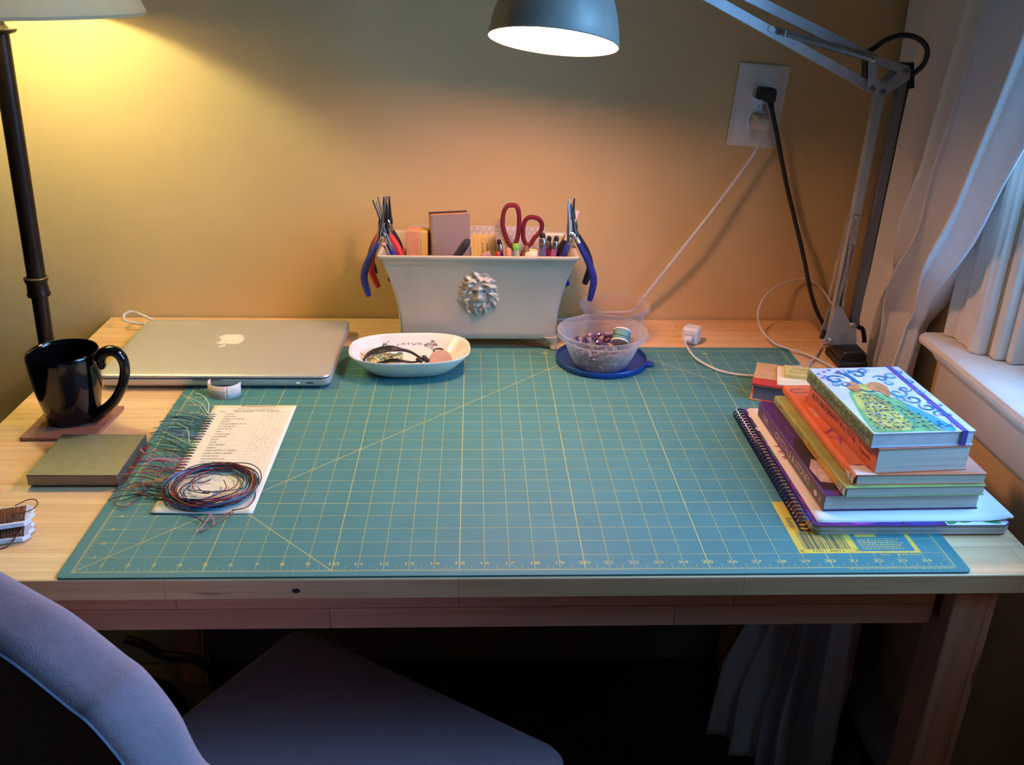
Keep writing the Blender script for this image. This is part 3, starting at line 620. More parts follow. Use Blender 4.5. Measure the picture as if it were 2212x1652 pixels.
ap = [(.02,.36),(-.10,.40),(-.22,.42),(-.34,.36),(-.43,.22),(-.45,.02),(-.41,-.18),(-.32,-.36),(-.21,-.46),(-.12,-.47),(-.02,-.43),(.06,-.43),(.16,-.47),(.26,-.45),(.36,-.32),(.43,-.17),(.36,-.12),(.29,-.02),(.28,.10),(.32,.22),(.40,.29),(.30,.39),(.18,.42),(.08,.38)]
lf = [(.02,.47),(.03,.58),(.10,.66),(.20,.70),(.19,.60),(.12,.51)]
def rot_s(poly, s, cx, cy, closed=True): return [(cx-p.x*s, cy-p.y*s) for p in smooth_path([(a, b, 0) for a, b in poly], 4, True)]
lc = at(497, 733, 2, .022); mb = MB().prism(rot_s(ap, .046, lc.x, lc.y), .0217, .02215).prism(rot_s(lf, .046, lc.x, lc.y), .0217, .02215)
part('fruit_emblem', mb, mat('emblem_white', (244, 240, 226), .25, var=.01, coat=.5), lid, label='white apple emblem with a bite')
mb = MB().prism([(x, z) for x, z in rrect(-.020, .0125, .020, .0149, .001, 3)], LY0-.0003, LY0+.006, 0, Matrix(((1,0,0,lc.x-.001),(0,0,1,0),(0,1,0,0),(0,0,0,1)))); part('thumb_notch', mb, al_d, lp)
q = at(643, 818, 1, LY0); mb = MB().box((q.x-.0025, LY0-.0004, .0094), (q.x+.0025, LY0+.001, .0104)); part('status_light', mb, mat('led_white', (205, 215, 255), .4, emit=.8, var=0), lp)
q = at(669, 818, 1, LY0); mb = MB().box((q.x-.005, LY0-.0004, .0092), (q.x+.005, LY0+.001, .0106)); part('infrared_window', mb, gap, lp)
for x in (LX0+.025, LX1-.025):
    for y in (LY0+.025, LY1-.025): part('rubber_foot', MB().lathe([(0, 0), (.008, 0), (.0075, .0016), (0, .0016)], (x, y, -.0003), 20), black_r, lp)
pg = at(291, 701, 2, .008); pgx = LX0-.0005
mb = MB().box((pgx-.011, pg.y-.0045, .0055), (pgx, pg.y+.0045, .0115)); 
ck = thing('laptop_power_cable', 'white power cable plugged into the left side of the silver laptop', 'cable', (pgx-.012, pg.y, .006))
part('connector', mb, white_p, ck, bevel=.002)
pts = [Vector((pgx-.010, pg.y, .0085)), Vector((pgx-.020, pg.y+.002, .009)), at(270, 692, 1, .668), at(268, 681, 1, .68), at(278, 674, 1, .695), at(291, 674, 1, .705), at(302, 678, 1, .690), Vector((-.115, .676, .006)), Vector((-.08, .672, .0012)), Vector((-.02, .670, .0012)), Vector((.10, .670, .0012))]
part('cord', MB().tube(smooth_path(pts, 8), .0021, 8), cord_w, ck)

# ------------------------------------------------------------------ mug on coaster
cs = [at(40, 942, 2, .0045), at(163, 934, 2, .0045), at(268, 873, 2, .0045)]
a, b, c, d = at(40, 943, 2, .0045), at(202, 943, 2, .0045), at(268, 873, 2, .0045), at(110, 873, 2, .0045); ctr = (a+c)*.5
d_al = (b-a).normalized()
solo('cork_coaster', MB().prism([(p.x, p.y) for p in (a, b, c, d)], -.0021, .0026), mat('cork_brown', (150, 100, 74), .8, var=.12, vs=300), 'flat square brown coaster under the black mug', 'coaster', tuple(Vector((ctr.x, ctr.y, -.0021))), bevel=.0012)
mg = Vector((-.128, .338, .0028))
mug = thing('coffee_mug', 'glossy black coffee mug standing on the brown coaster', 'mug', tuple(mg))
glz = mat('black_glaze', (8, 8, 11), .12, var=.05, spec=.5, coat=.15)
H = .0945
out = [(0, .0012), (.026, .0012), (.0285, 0), (.0310, .0015), (.0330, .006), (.0355, .018), (.0385, .034), (.0412, .052), (.0430, .072), (.0437, .088), (.0436, .0932), (.0428, .0945), (.0416, .0938)]
inn = [(.0410, .088), (.0402, .072), (.0385, .052), (.036, .034), (.0325, .016), (.026, .008), (0, .0065)]
part('cup', MB().lathe(out+inn, tuple(mg), 72), glz, mug, ang=60)
hp = [(215, 775), (222, 764), (238, 757), (254, 762), (266, 778), (270, 800), (265, 830), (252, 858), (236, 877), (220, 889), (208, 897)]
pts = [at(u, v, 1, mg.y-.012) for u, v in hp]; pts = smooth_path(pts, 6); n = len(pts)
mb = MB().tube(pts, [.0062+.0022*abs(2*i/(n-1)-1)**2 for i in range(n)], 14, sx=1.25); mb.ball(at(219, 784, 1, mg.y-.012), (.0055, .007, .009), 16, 10)
part('handle', mb, glz, mug, ang=80)

# ------------------------------------------------------------------ steel block
sb = [at(60, 1027, 2, .0145), at(255, 1027, 2, .0145), at(314, 938, 2, .0145), at(125, 937, 2, .0145)]
bx0, bx1, by0, by1 = -.1135, -.0115, .166, .268
bb = thing('bench_block', 'square grey steel bench block in front of the black mug', 'metal block', (-.062, .217, -.002))
part('steel_plate', MB().box((bx0, by0, .0010), (bx1, by1, .0145)), mat('brushed_steel', (124, 120, 112), .42, .75, var=.05, vs=90), bb, bevel=.0008)
part('rubber_base', MB().box((bx0+.003, by0+.003, -.0022), (bx1+.004, by1-.002, .0011)), mat('base_redbrown', (120, 66, 50), .7), bb, bevel=.0008)

# ------------------------------------------------------------------ two floss cards wound with brown thread
bobw = mat('floss_card_white', (228, 228, 236), .8); brn = mat('brown_thread', (112, 58, 30), .7, var=.15, vs=500, stretch=(1, 1, 1))
def floss(name, c, z0, ang, label, seed):
    t = thing(name, label, 'thread card', (c.x, c.y, z0), 'thread cards at the desk edge'); Mx = Matrix.Translation((c.x, c.y, z0)) @ Matrix.Rotation(ang, 4, 'Z')
    pl = [(-.030, -.019), (.018, -.019), (.024, -.012), (.022, -.006), (.026, 0), (.022, .006), (.024, .012), (.018, .019), (-.030, .019), (-.034, .012), (-.030, .006), (-.033, 0), (-.030, -.006), (-.034, -.012)]
    part('card', MB().prism(pl, 0, .0022, 0, Mx).prism([(a*.97, b*.97) for a, b in pl], .0024, .0042, 0, Mx), bobw, t)
    rn = random.Random(seed); mb = MB(); pts = []
    for k in range(150):
        x = -.022+.034*((k*.618) % 1); s = 1 if k % 2 else -1
        pts += [(x+rn.uniform(-.002, .002), s*.0115, .0075+rn.uniform(0, .0012)), (x+rn.uniform(-.002, .002), s*.0165, .0030), (x+rn.uniform(-.002, .002), s*.0115, -.0000 if z0 > 0.004 else .0006)][::1 if s > 0 else 1]
    pts = []
    for k in range(44):
        x = -.024+.040*k/43
        for a in range(10):
            th = 2*pi*a/10; pts.append(Vector((x+.0004*a+rn.uniform(-.0006, .0006), .0155*cos(th), .0032+.0046*sin(th)*(1 if sin(th) > 0 else .72)+rn.uniform(0, .0006))))
    part('wound_thread', mb.tube([Mx @ p for p in pts], .00062, 5), brn, t); return t, Mx
f1 = at(20, 1150, 2, .004); f2 = at(28, 1110, 2, .012)
t1, M1 = floss('floss_card', Vector((-.093, .070)), -.0008, R(14), 'lower white thread card in the pile at the desk edge, partly wound', 4)
t2, M2 = floss('floss_card', Vector((-.095, .080)), .0108, R(17), 'upper white thread card of the pile, wound with brown thread', 9)
mb = MB().tube([M1 @ p for p in smooth_path([(.010, .008, .0078), (.016, -.004, .0085), (.012, -.016, .006), (.004, -.024, -.0002), (-.010, -.028, -.0004), (-.025, -.026, -.0004), (-.036, -.030, -.0004)], 8)], .0007, 6); part('loose_end', mb, brn, t1)
mb = MB().tube([M2 @ p for p in smooth_path([(.006, .012, .0080), (.018, .016, .011), (.027, .012, .012), (.029, .004, .010), (.022, -.004, .0088), (.006, -.006, .0085)], 8)], .0006, 6); part('loose_end', mb, brn, t2)

# ------------------------------------------------------------------ curled receipt slip by the laptop
rc_ = thing('paper_slip', 'curled pink and white paper slip standing in front of the laptop', 'paper slip', (.048, .412, 0))
arc = smooth_path([(.0255, .430, 0), (.0240, .4215, 0), (.0275, .4120, 0), (.0365, .4050, 0), (.0480, .4020, 0), (.0590, .4040, 0), (.0668, .4110, 0), (.0700, .4190, 0)], 6)
n = len(arc)
def slip(lo, hi, m): 
    mb = MB(); vs = []
    for p in arc[lo:hi]: vs += [(p.x, p.y-.004, .0005), (p.x+.0005, p.y-.0005, .0185)]
    mb.add(vs, [(2*i, 2*i+2, 2*i+3, 2*i+1) for i in range(hi-lo-1)]); return mb
part('pink_section', slip(0, 28, 0), mat('slip_pink', (240, 206, 190), .85, var=.02), rc_, solid=.0002)
part('white_section', slip(27, n, 0), mat('slip_white', (226, 222, 216), .85, var=.02), rc_, solid=.0002)
mb = MB(); rn = random.Random(5)
for (x0, x1) in ((.030, .056), (.061, .0685)):
    for z in ((.0125, .0105, .0045, .0022) if x0 < .05 else (.0125, .0108, .0090, .0072, .0055)):
        x = x0
        while x < x1-.002:
            w = rn.uniform(.0012, .004); k = [min(range(n), key=lambda i: abs(arc[i].x-xx)+(1 if i < 8 else 0)) for xx in (x, min(x+w, x1))]
            a, b = arc[k[0]], arc[k[1]]
            if k[0] != k[1] and rn.random() < .75:
                o_ = Vector((0, -.0004, 0)); f_ = lambda p, zz: Vector((p.x+.0005*zz/.0155, p.y-.004+.0035*zz/.0185, zz))+o_
                mb.add([f_(a, z), f_(b, z), f_(b, z+.0005), f_(a, z+.0005)], [(0, 1, 2, 3)])
            x += w+.0012
part('print', mb, mat('receipt_print', (168, 140, 132), .8), rc_, flat=True)

# ------------------------------------------------------------------ thread sample card
sc = thing('thread_sample_card', 'cream colour chart card with knotted thread samples along its left edge', 'sample card', (.098, .242, 0))
kx0, kx1, ky0, ky1 = .0425, .1535, .1055, .3790
def cz(x, y): return .0006 + .0016*max(0, (.15-y)/.045)**2*max(0, 1-(x-kx0)/.06)
part('card', MB().grid(lambda s, t: Vector((kx0+(kx1-kx0)*s, ky0+(ky1-ky0)*t, cz(kx0+(kx1-kx0)*s, ky0+(ky1-ky0)*t))), 16, 30), mat('chart_card', (244, 232, 206), .8, var=.015), sc, solid=.0005, ang=180)
CH = ['WHITE', 'NATURAL', 'ROBIN EGG BLUE', 'DENIM', 'WILLIAMSBURG BLUE', 'ROYAL BLUE', 'NAVY BLUE', 'TEAL', 'TURQUOISE', 'LAVENDER', 'PLUM', 'SAGE', 'MINT GREEN', 'GREEN', 'DARK EMERALD GREEN', 'DARK FOREST GREEN', 'OLIVE DRAB', 'VICTORIAN ROSE', 'LIGHT ROSE', 'FUCHSIA', 'MAGENTA', 'RED', 'MAROON', 'ORANGE', 'YELLOW', 'BUTTERSCOTCH', 'WALNUT', 'BROWN', 'SLATE', 'CHARCOAL', 'BLACK']
mb = MB(); rl = MB(); z = .0011; top = .3515; pitch = .00725; T_ = lambda x, y, zz=z: Matrix.Translation((x, y, zz))
mb.text('Royalwood Ltd.', .0040, 0, T_(.103, .3745), 1.25); mb.text('517 Woodville Rd.   Mansfield, Ohio 44907   Royalwoodltd.com', .0019, 0, T_(.100, .3700), 1.0); mb.text('1-800-526-1630          Fax: 1-888-526-1618', .0019, 0, T_(.100, .3660), 1.0)
mb.text('IRISH WAXED LINEN THREAD', .0030, 0, T_(.103, .3605), 1.05); mb.text('4 PLY', .0026, 0, T_(.058, .3580), 1.2); mb.text('COLOR NUMBERS', .0018, 0, T_(.086, .3572), 1.1)
for i, s_ in enumerate(('2 ply', '3 ply', '4 ply', '7 ply', '10 ply')): mb.text(s_, .0017, 0, T_(.1185+.0068*i, .3566), 1)
rn = random.Random(8)
for i, s_ in enumerate(CH):
    y = top-i*pitch
    mb.text(s_, .0024, 0, T_(.064, y-.001), 1.05, left=True)
    rl.strip([(.066, y-.0024), (.1475, y-.0024)], .00016, z-.0001)
    for k in range(5):
        if rn.random() < .6: mb.text('x' if rn.random() < .2 else '.', .0024, 0, T_(.1185+.0068*k, y-.0008), 1.2)
for k in range(6): rl.strip([(.1150+.0066*k, top+.003), (.1150+.0066*k, top-(len(CH)-1)*pitch-.003)], .00016, z-.0001)
part('printed_text', mb, ink, sc, flat=True); part('ruled_lines', rl, mat('chart_rule', (176, 160, 140), .8), sc, flat=True)
mb = MB(); hx_ = .0515
for i in range(len(CH)+1): mb.flat(ell(hx_+(0 if i < len(CH) else .004), top-i*pitch-(0 if i < len(CH) else .004), .0012, .0012, 10), cz(hx_, top-i*pitch)+.0005, 0)
part('punched_holes', mb, ink, sc, flat=True)
TC = [(236,232,220),(206,190,160),(86,120,130),(46,66,88),(52,74,96),(44,58,110),(30,36,70),(26,70,80),(70,140,160),(150,120,160),(90,70,120),(150,160,120),(190,214,170),(40,110,70),(24,70,50),(26,56,44),(90,86,50),(210,120,130),(226,150,150),(190,60,110),(160,40,80),(178,44,50),(110,32,40),(216,110,60),(206,180,60),(190,120,60),(120,70,44),(96,60,44),(80,90,100),(50,48,50),(26,26,28)]
def thread_mat(c): return mat('thread_%d_%d_%d' % c, c, .55, var=.08, vs=300)
ends = {0: [(398, 858), (425, 852)], 1: [(395, 855)], 2: [(374, 875)], 3: [(378, 893)], 4: [(360, 900)], 6: [(362, 905)], 9: [(380, 945)], 12: [(345, 930), (378, 912)], 13: [(329, 941)], 15: [(322, 962)], 17: [(300, 975)], 18: [(302, 970)], 19: [(318, 990)], 21: [(276, 1012)], 24: [(277, 1012), (300, 1022)], 22: [(300, 1000)], 30: [(234, 1084)], 23: [(285, 1050)]}
for i, c in enumerate(TC):
    y = top-i*pitch; mb = MB()
    mb.tube([(hx_, y, .0012), (hx_-.003, y-.0004, .0022), (kx0-.001, y-.0002, .0020)], .0007, 6); mb.ball((hx_-.002, y, .0020), (.0018, .0009, .0009), 8, 6)
    tg = ends.get(i, [None])
    for k in range(max(2, len(tg))):
        if k < len(tg) and tg[k]: e = at(tg[k][0], tg[k][1], 2, .006); ez = .008
        else: e = Vector((kx0-rn.uniform(.026, .058), y+rn.uniform(-.020, .024), 0)); ez = rn.uniform(.0012, .012)
        b_ = rn.uniform(-.012, .012); p0_ = Vector((kx0-.001, y+.0005*k, .002)); d_ = Vector((e.x, e.y, 0))-Vector((p0_.x, p0_.y, 0)); nn = Vector((-d_.y, d_.x, 0))
        pts = [Vector((hx_-.004, y+.0006*k, .0018)), p0_]+[p0_.lerp(Vector((e.x, e.y, ez)), t)+nn*(b_/.05)*sin(pi*t)+Vector((rn.uniform(-.001, .001), rn.uniform(-.001, .001), .004*sin(pi*t)*rn.random())) for t in (.3, .55, .8, 1)]
        mb.tube(smooth_path(pts, 5), .00052, 5)
    part('thread', mb, thread_mat(c), sc, label='colour sample threads tied in one hole')

# ------------------------------------------------------------------ coil of loose threads
co = thing('thread_coil', 'round coil of multicoloured waxed threads lying on the sample card', 'thread', (.097, .158, .002), None)
cols = [(30,34,56),(60,150,190),(92,170,200),(58,110,170),(150,30,60),(44,40,66),(206,110,60),(36,26,44),(30,44,40),(70,120,180),(60,66,72),(52,44,60),(120,30,50),(26,28,32)]
for i, c in enumerate(cols):
    rn = random.Random(40+i); mb = MB(); turns = rn.choice((1.6, 2.3, 2.8, 3.2)); pts = []; n = int(turns*16); ph = rn.uniform(0, 6.28); sgn = rn.choice((1, -1))
    r0 = rn.uniform(.80, 1.0); tb = rn.uniform(-.1, .1)
    for k in range(n+1):
        a = ph+sgn*2*pi*k/16; f = k/n
        rr_ = r0*(1+.05*sin(1.7*a+i)+.03*sin(.6*a*2+i))*(1 if f < .78 else 1-.62*(f-.78)/.22*rn.uniform(.85, 1))
        pts.append(Vector((.0955+.051*rr_*cos(a)+.004*sin(i*2.1), .1575+.050*rr_*sin(a)+.003*cos(i*1.3), .0022+.0006*(i % 7)+.0016*(1+sin(2*a+i))+.002*rn.random())))
    mb.tube(smooth_path(pts, 3), .00058, 5); part('strand', mb, thread_mat(c), co, label='one coloured thread of the coil')
for c, px in (((190,110,120), ((455, 1108), (448, 1122), (432, 1142), (420, 1152))), ((200,120,130), ((456, 1108), (461, 1124), (463, 1134))), ((130,36,50), ((405, 1112), (425, 1118), (445, 1128), (478, 1115), (500, 1105))), ((120,60,40), ((505, 1100), (498, 1114), (470, 1130), (440, 1146), (430, 1148))), ((40,30,34), ((500, 1102), (530, 1096), (548, 1080), (551, 1062), (540, 1045))), ((150,50,50), ((390, 1030), (330, 1040), (262, 1060), (246, 1080), (252, 1092), (275, 1093), (310, 1060), (350, 1020))), ((190,110,80), ((375, 1060), (350, 1070), (310, 1068), (285, 1050), (278, 1030)))):
    mb = MB().tube(smooth_path([at(u, v, 2, .0045-.003*k/len(px)) for k, (u, v) in enumerate(px)], 7), .0006, 5); part('loose_end', mb, thread_mat(c), co, label='loose thread end sticking out of the coil')
# ------------------------------------------------------------------ soap dish and what lies in it
dc = Vector((.3005, .507, .0)); drot = R(3.5)
sd = thing('soap_dish', 'white oval ceramic soap dish marked SAVON on the cutting mat', 'dish', tuple(dc))
gz = mat('white_glaze', (238, 236, 224), .14, var=.015, coat=.5)
def dr(a, b, z, n=2.7): return [Vector((x, y, z)) for x, y in sel(dc.x, dc.y, a, b, n, 72, drot)]
mb = MB(); loft(mb, [dr(.050, .027, .0016), dr(.054, .031, .0002), dr(.057, .034, .001), dr(.064, .040, .006), dr(.074, .049, .015), dr(.083, .0565, .025), dr(.0885, .0605, .0315), dr(.0900, .0618, .0335), dr(.0895, .0613, .0348), dr(.0875, .0596, .0345), dr(.085, .0578, .032), dr(.079, .053, .0245), dr(.070, .0455, .0145), dr(.060, .037, .0065), dr(.050, .028, .0038)]); part('bowl', mb, gz, sd, ang=70)
Ri = Matrix.Rotation(drot, 4, 'Z')
def din(x, y): return dc + (Ri @ Vector((x, y, 0)))
# writing and two printed roses on the inner far slope (slope about 45 degrees)
sl = Vector((0, .72, .70)).normalized(); mb = MB()
for ch_, x in zip('SAVON', (-.0190, -.0108, -.0026, .0058, .0142)):
    y = .0490-.6*x*x; o_ = dc + (Ri @ Vector((x, y, .0193))); mb.text(ch_, .0066, 0, frame(o_+Vector((0, -.0004, .0004)), (Ri @ Vector((1, 0, 0))), sl), 1.0)
part('lettering', mb, mat('dish_print', (70, 56, 46), .5), sd, flat=True)
mb = MB(); rn = random.Random(2)
for cx, n, sp in ((-.035, 16, .0085), (.033, 26, .0085)):
    for k in range(n):
        a = rn.uniform(0, 6.28); r_ = sp*sqrt(rn.random()); x = cx+r_*cos(a)*1.1+(.008 if cx > 0 and k > 20 else 0); yy = r_*sin(a)*.75
        o_ = dc + (Ri @ Vector((x, .0482-.9*x*x, .0202))) + sl*yy*1.0; fm = frame(o_+Vector((0, -.0007, .0007)), (Ri @ Vector((1, 0, 0))), sl)
        mb.flat(ell(0, 0, rn.uniform(.0010, .0024), rn.uniform(.0006, .0014), 7, rn.uniform(0, 3)), 0, 0 if rn.random() < .6 else 1, fm)
part('rose_print', mb, [mat('rose_dark', (70, 52, 52), .5), mat('rose_pink', (190, 150, 146), .5)], sd, flat=True, label='brown and pink printed roses')
lc_ = thing('leather_bracelet', 'black leather cord bracelet coiled in the white soap dish', 'bracelet', tuple(din(-.02, 0)+Vector((0, 0, .006))))
leather = mat('black_leather', (24, 18, 22), .42, var=.1)
for k in range(7):
    rn = random.Random(60+k); mb = MB(); w = rn.uniform(-.004, .004)
    px = [(914, 777), (885, 760+rn.uniform(-3, 3)), (848, 748+k*1.6), (815, 752+k*1.6), (793, 764+k), (786, 780), (800, 788), (850, 778+rn.uniform(-4, 3)), (890, 782), (914, 779)]
    zz_ = [.018, .022, .026+.0008*k, .026, .022, .015, .009, .012+.001*k, .013, .016]
    pts = [at(u, v, 2, z) for (u, v), z in zip(px, zz_)]; mb.tube(smooth_path(pts, 6), .0013, 8); part('cord', mb, leather, lc_)
mb = MB()
for (u, v, z, r_) in ((916, 773, .020, .0042), (909, 779, .017, .0035), (922, 778, .018, .0038), (903, 776, .018, .003)): mb.ball(at(u, v, 2, z), (r_*1.2, r_, r_), 14, 9)
part('knot', mb, leather, lc_)
p = at(910, 770, 2, .023); mb = MB().ball(p, .0022, 12, 8); part('metal_bead', mb, steel, lc_)
p = at(789, 777, 2, .016); part('metal_bead', MB().ball(p, .003, 12, 8), steel, lc_)
ab = thing('bead_strand', 'strand of pale amber beads on orange cord in the soap dish', 'bead strand', tuple(din(-.03, -.02)+Vector((0, 0, .008))))
amb = mat('amber_bead', (206, 190, 126), .2, var=.15, vs=90, coat=.4); amc = mat('amber_cord', (206, 132, 40), .5)
bp_ = [at(u, v, 2, z) for u, v, z in ((779, 763, .024), (790, 772, .020), (800, 776, .014), (806, 784, .011), (815, 780, .013), (825, 772, .015), (836, 776, .013), (842, 784, .011), (850, 778, .014), (858, 770, .016), (866, 768, .016), (862, 775, .014), (848, 770, .016), (832, 768, .017), (818, 770, .017), (808, 774, .016))]
cpts = smooth_path(bp_, 5); part('cord', MB().tube(cpts, .0011, 6), amc, ab)
for i in range(14, len(cpts), 3):
    part('bead', MB().ball(cpts[i]+Vector((0, 0, .0012)), .0032+.0006*((i*7) % 3), 12, 8), amb, ab)
wd_ = at(952, 776, 2, .020); Mw = Matrix.Translation(wd_+Vector((0, .003, -.005))) @ Matrix.Rotation(R(52), 4, 'X')
solo('wooden_disc', MB().lathe([(0, 0), (.0165, 0), (.0175, .001), (.0175, .003), (.0165, .004), (0, .004)], (0, 0, 0), 40, 0, Mw), mat('disc_pink', (188, 148, 128), .7, var=.06), 'flat pinkish wooden disc leaning in the soap dish', 'wooden disc', tuple(wd_))
p = at(947, 757, 2, .024); Mw = Matrix.Translation(p) @ Matrix.Rotation(R(25), 4, 'X')
mb = MB().tube([Mw @ Vector((.0072*cos(2*pi*k/24), .0040*sin(2*pi*k/24), 0)) for k in range(24)], .0014, 8, closed=True); solo('dark_ring', mb, mat('gunmetal', (62, 58, 58), .4, .6), 'small dark oval ring on the wooden disc in the dish', 'ring', tuple(p))

# ------------------------------------------------------------------ ceramic planter box with lion head
pcx, pcy = .4025, .6345
pl = thing('ceramic_planter', 'cream ceramic planter box with lion head used as a tool caddy', 'planter', (pcx, pcy, -.002))
cer = mat('cream_glaze', (192, 182, 162), .22, var=.03, vs=14, coat=.35)
def hw(t): return .1225+.0245*t**2.1, .0470+.0245*t**2.1
def pr_(t, z, off=0): a, b = hw(t); return [Vector((x, y, z)) for x, y in rrect(pcx-a-off, pcy-b-off, pcx+a+off, pcy+b+off, .006, 4)]
ZB, ZT = .017, .1595
rings = [pr_(0, ZB+.004, -.03), pr_(0, ZB, -.006), pr_(0, ZB+.0005, -.001)]
for k in range(13): t = k/12; rings.append(pr_(t, ZB+.002+(ZT-.008-ZB-.002)*t))
rings += [pr_(1, ZT-.0062, .0022), pr_(1, ZT-.003, .0040), pr_(1, ZT-.0005, .0038), pr_(1, ZT+.0006, .0018), pr_(1, ZT, -.0020), pr_(1, ZT-.003, -.0042)]
for k in range(9): t = 1-k/8; rings.append(pr_(t, ZB+.012+(ZT-.012-ZB-.012)*t, -.0065))
mb = MB(); loft(mb, rings); part('box', mb, cer, pl, ang=45)
for sx in (-1, 1):
    for sy in (-1, 1):
        fx, fy = pcx+sx*.1185, pcy+sy*.0435; zf = 0.0005 if sy < 0 else -.0018
        mb = MB(); rs = []
        for z, r_, o_ in ((ZB+.004, .0125, -.006), (ZB-.002, .0100, -.003), (.011, .0072, 0), (.007, .0070, .001), (.004, .0082, .002), (.0015, .0080, .0025), (zf, .0060, .0025)):
            rs.append([Vector((fx+sx*o_+x, fy+sy*o_*.5+y, z)) for x, y in sel(0, 0, r_, r_*.85, 2.8, 20)])
        loft(mb, rs[::-1]); part('foot', mb, cer, pl)
lc0 = Vector((.4025, 0, .098)); t_ = (lc0.z-ZB-.002)/(ZT-.008-ZB-.002); yf = lambda z: pcy-hw(max(0, (z-ZB-.002)/(ZT-.008-ZB-.002)))[1]
bumps = [(0,-.001,.0150,.0200,.0105),(0,.0115,.0125,.0065,.0040),(-.0066,.0068,.0052,.0024,.0042),(.0066,.0068,.0052,.0024,.0042),(0,.001,.0036,.0105,.0062),(0,-.0070,.0056,.0036,.0060),(-.0050,-.0115,.0056,.0046,.0062),(.0050,-.0115,.0056,.0046,.0062),(0,-.0205,.0062,.0042,.0060),(-.0115,-.002,.0042,.007,.0030),(.0115,-.002,.0042,.007,.0030),(-.0068,.0022,.0034,.0019,-.0048),(.0068,.0022,.0034,.0019,-.0048),(0,-.0162,.0062,.0011,-.0040),(-.0150,.0150,.0042,.0042,.0060),(.0150,.0150,.0042,.0042,.0060)]
rn = random.Random(12)
for ring, (r_, n, h, tw) in enumerate(((.0185, 12, .0062, .9), (.0225, 15, .0058, .5), (.0268, 17, .0045, 1.1), (.0305, 13, .0026, .6))):
    for k in range(n):
        a = 2*pi*(k+.5*(ring % 2))/n+rn.uniform(-.15, .15); r2 = r_*(1.18 if sin(a) < -.3 else 1)*rn.uniform(.95, 1.05)
        s_ = 1 if cos(a) > 0 else -1
        bumps.append((r2*cos(a)*.90, r2*sin(a)*1.06, ('r', a+s_*(tw-1.6)+rn.uniform(-.3, .3), rn.uniform(.0040, .0058), rn.uniform(.0020, .0028)), 0, h*rn.uniform(.8, 1.2)))
def hgt(x, z):
    pos = 0; neg = 0
    for b in bumps:
        dx, dz = x-b[0], z-b[1]
        if isinstance(b[2], tuple):
            _, a, l, w = b[2]; u = dx*cos(a)+dz*sin(a); v = -dx*sin(a)+dz*cos(a); v += 22*u*u; q = (u/l)**2+(v/w)**2
        else: q = (dx/b[2])**2+(dz/b[3])**2
        e = b[4]*exp(-q)
        if e < 0: neg += e
        elif isinstance(b[2], tuple): pos += e*.8
        else: pos += e*.62
    return pos+neg
nx, nz = 84, 104
mb = MB(); idx = {}; vs = []; fs = []
def lv(i, j):
    x = -.040+.080*i/nx; z = -.048+.092*j/nz; e = max(0, 1-((x/.039)**2+((z+.002)/.045)**2)**3); return Vector((lc0.x+x, yf(lc0.z+z)+.0006-hgt(x, z)*min(1, e*3), lc0.z+z))
mb.grid(lambda s, t: lv(s*nx, t*nz), nx, nz)
fs2 = [(f, m) for f, m in zip(mb.f, mb.m) if max((yf(mb.v[k].z)-mb.v[k].y) for k in f) > -.0003]; mb.f = [f for f, _ in fs2]; mb.m = [m for _, m in fs2]
part('lion_head', mb, cer, pl, ang=180)

# ------------------------------------------------------------------ things standing in the planter
INZ = ZB+.0125
red_g = mat('grip_red', (196, 48, 46), .5); blue_g = mat('grip_blue', (26, 40, 130), .5); navy_g = mat('grip_navy', (26, 22, 50), .5); blackg = mat('grip_black', (30, 26, 34), .5); dkst = mat('dark_steel', (70, 66, 66), .3, .9, var=.1)
def pliers(label, o, lean, inward, g1, g2, jaw, jl=.040, spread=.020, hl=.088, twist=0):
    t = thing('pliers', label, 'pliers', tuple(o), 'pliers hooked over the planter ends')
    Mx = Matrix.Translation(o) @ Matrix.Rotation(twist, 4, 'Z') @ Matrix.Rotation(lean, 4, 'Y')
    for s in (-1, 1):
        mb = MB(); mb.tube([Mx @ Vector(p) for p in smooth_path([(s*.0042, s*.0008, -.004), (s*.0048, 0, .004), (s*.0040, 0, .012), (s*.0028, 0, .012+jl*.5), (s*.0018*(1 if jaw != 'open' else 2.6), 0, .012+jl)], 5)], [.0046-.0036*(i/20)**1.2 for i in range(21)], 8)
        part('jaw', mb, steel if s < 0 else dkst, t)
        g = g1 if s < 0 else g2; w = spread*(1.0 if s*inward < 0 else .75); L = hl*(1 if s*inward < 0 else .70)
        pts = smooth_path([(s*.0045, -s*.0008, -.002), (s*.008, 0, -.012), (s*(.011+w*.45), 0, -.010-L*.35), (s*(.013+w*.62), 0, -.010-L*.65), (s*(.010+w*.52), 0, -.010-L*.88), (s*(.008+w*.42), 0, -.010-L)], 6); n = len(pts)
        mb = MB().tube([Mx @ p for p in pts[:12]], .0040, 8); mb2 = MB().tube([Mx @ p for p in pts[6:]], [.0040+.0016*sin(pi*i/(n-7)) for i in range(n-6)], 10, sx=1.35)
        part('shank', mb, steel, t); part('handle_grip', mb2, g, t, label={id(red_g): 'red grip', id(blue_g): 'blue grip', id(navy_g): 'navy grip', id(blackg): 'black grip'}[id(g)])
    mb = MB().lathe([(0, .0056), (.0032, .0054), (.0064, .0030), (.0068, -.003), (.0060, -.0052), (0, -.0055)], (0, 0, 0), 18, 0, Mx @ Matrix.Rotation(pi/2, 4, 'X')); part('pivot', mb, steel, t)
    return t
xl, xr = pcx-.1475, pcx+.1475
def pz_(u, v, y): return at(u, v, 1, y)
pliers('blue-handled pliers hooked over the left end of the planter, nearest the front', Vector((xl+.003, .607, .1785)), R(6), 1, blue_g, blue_g, 'n', .036, .020, .088, R(6))
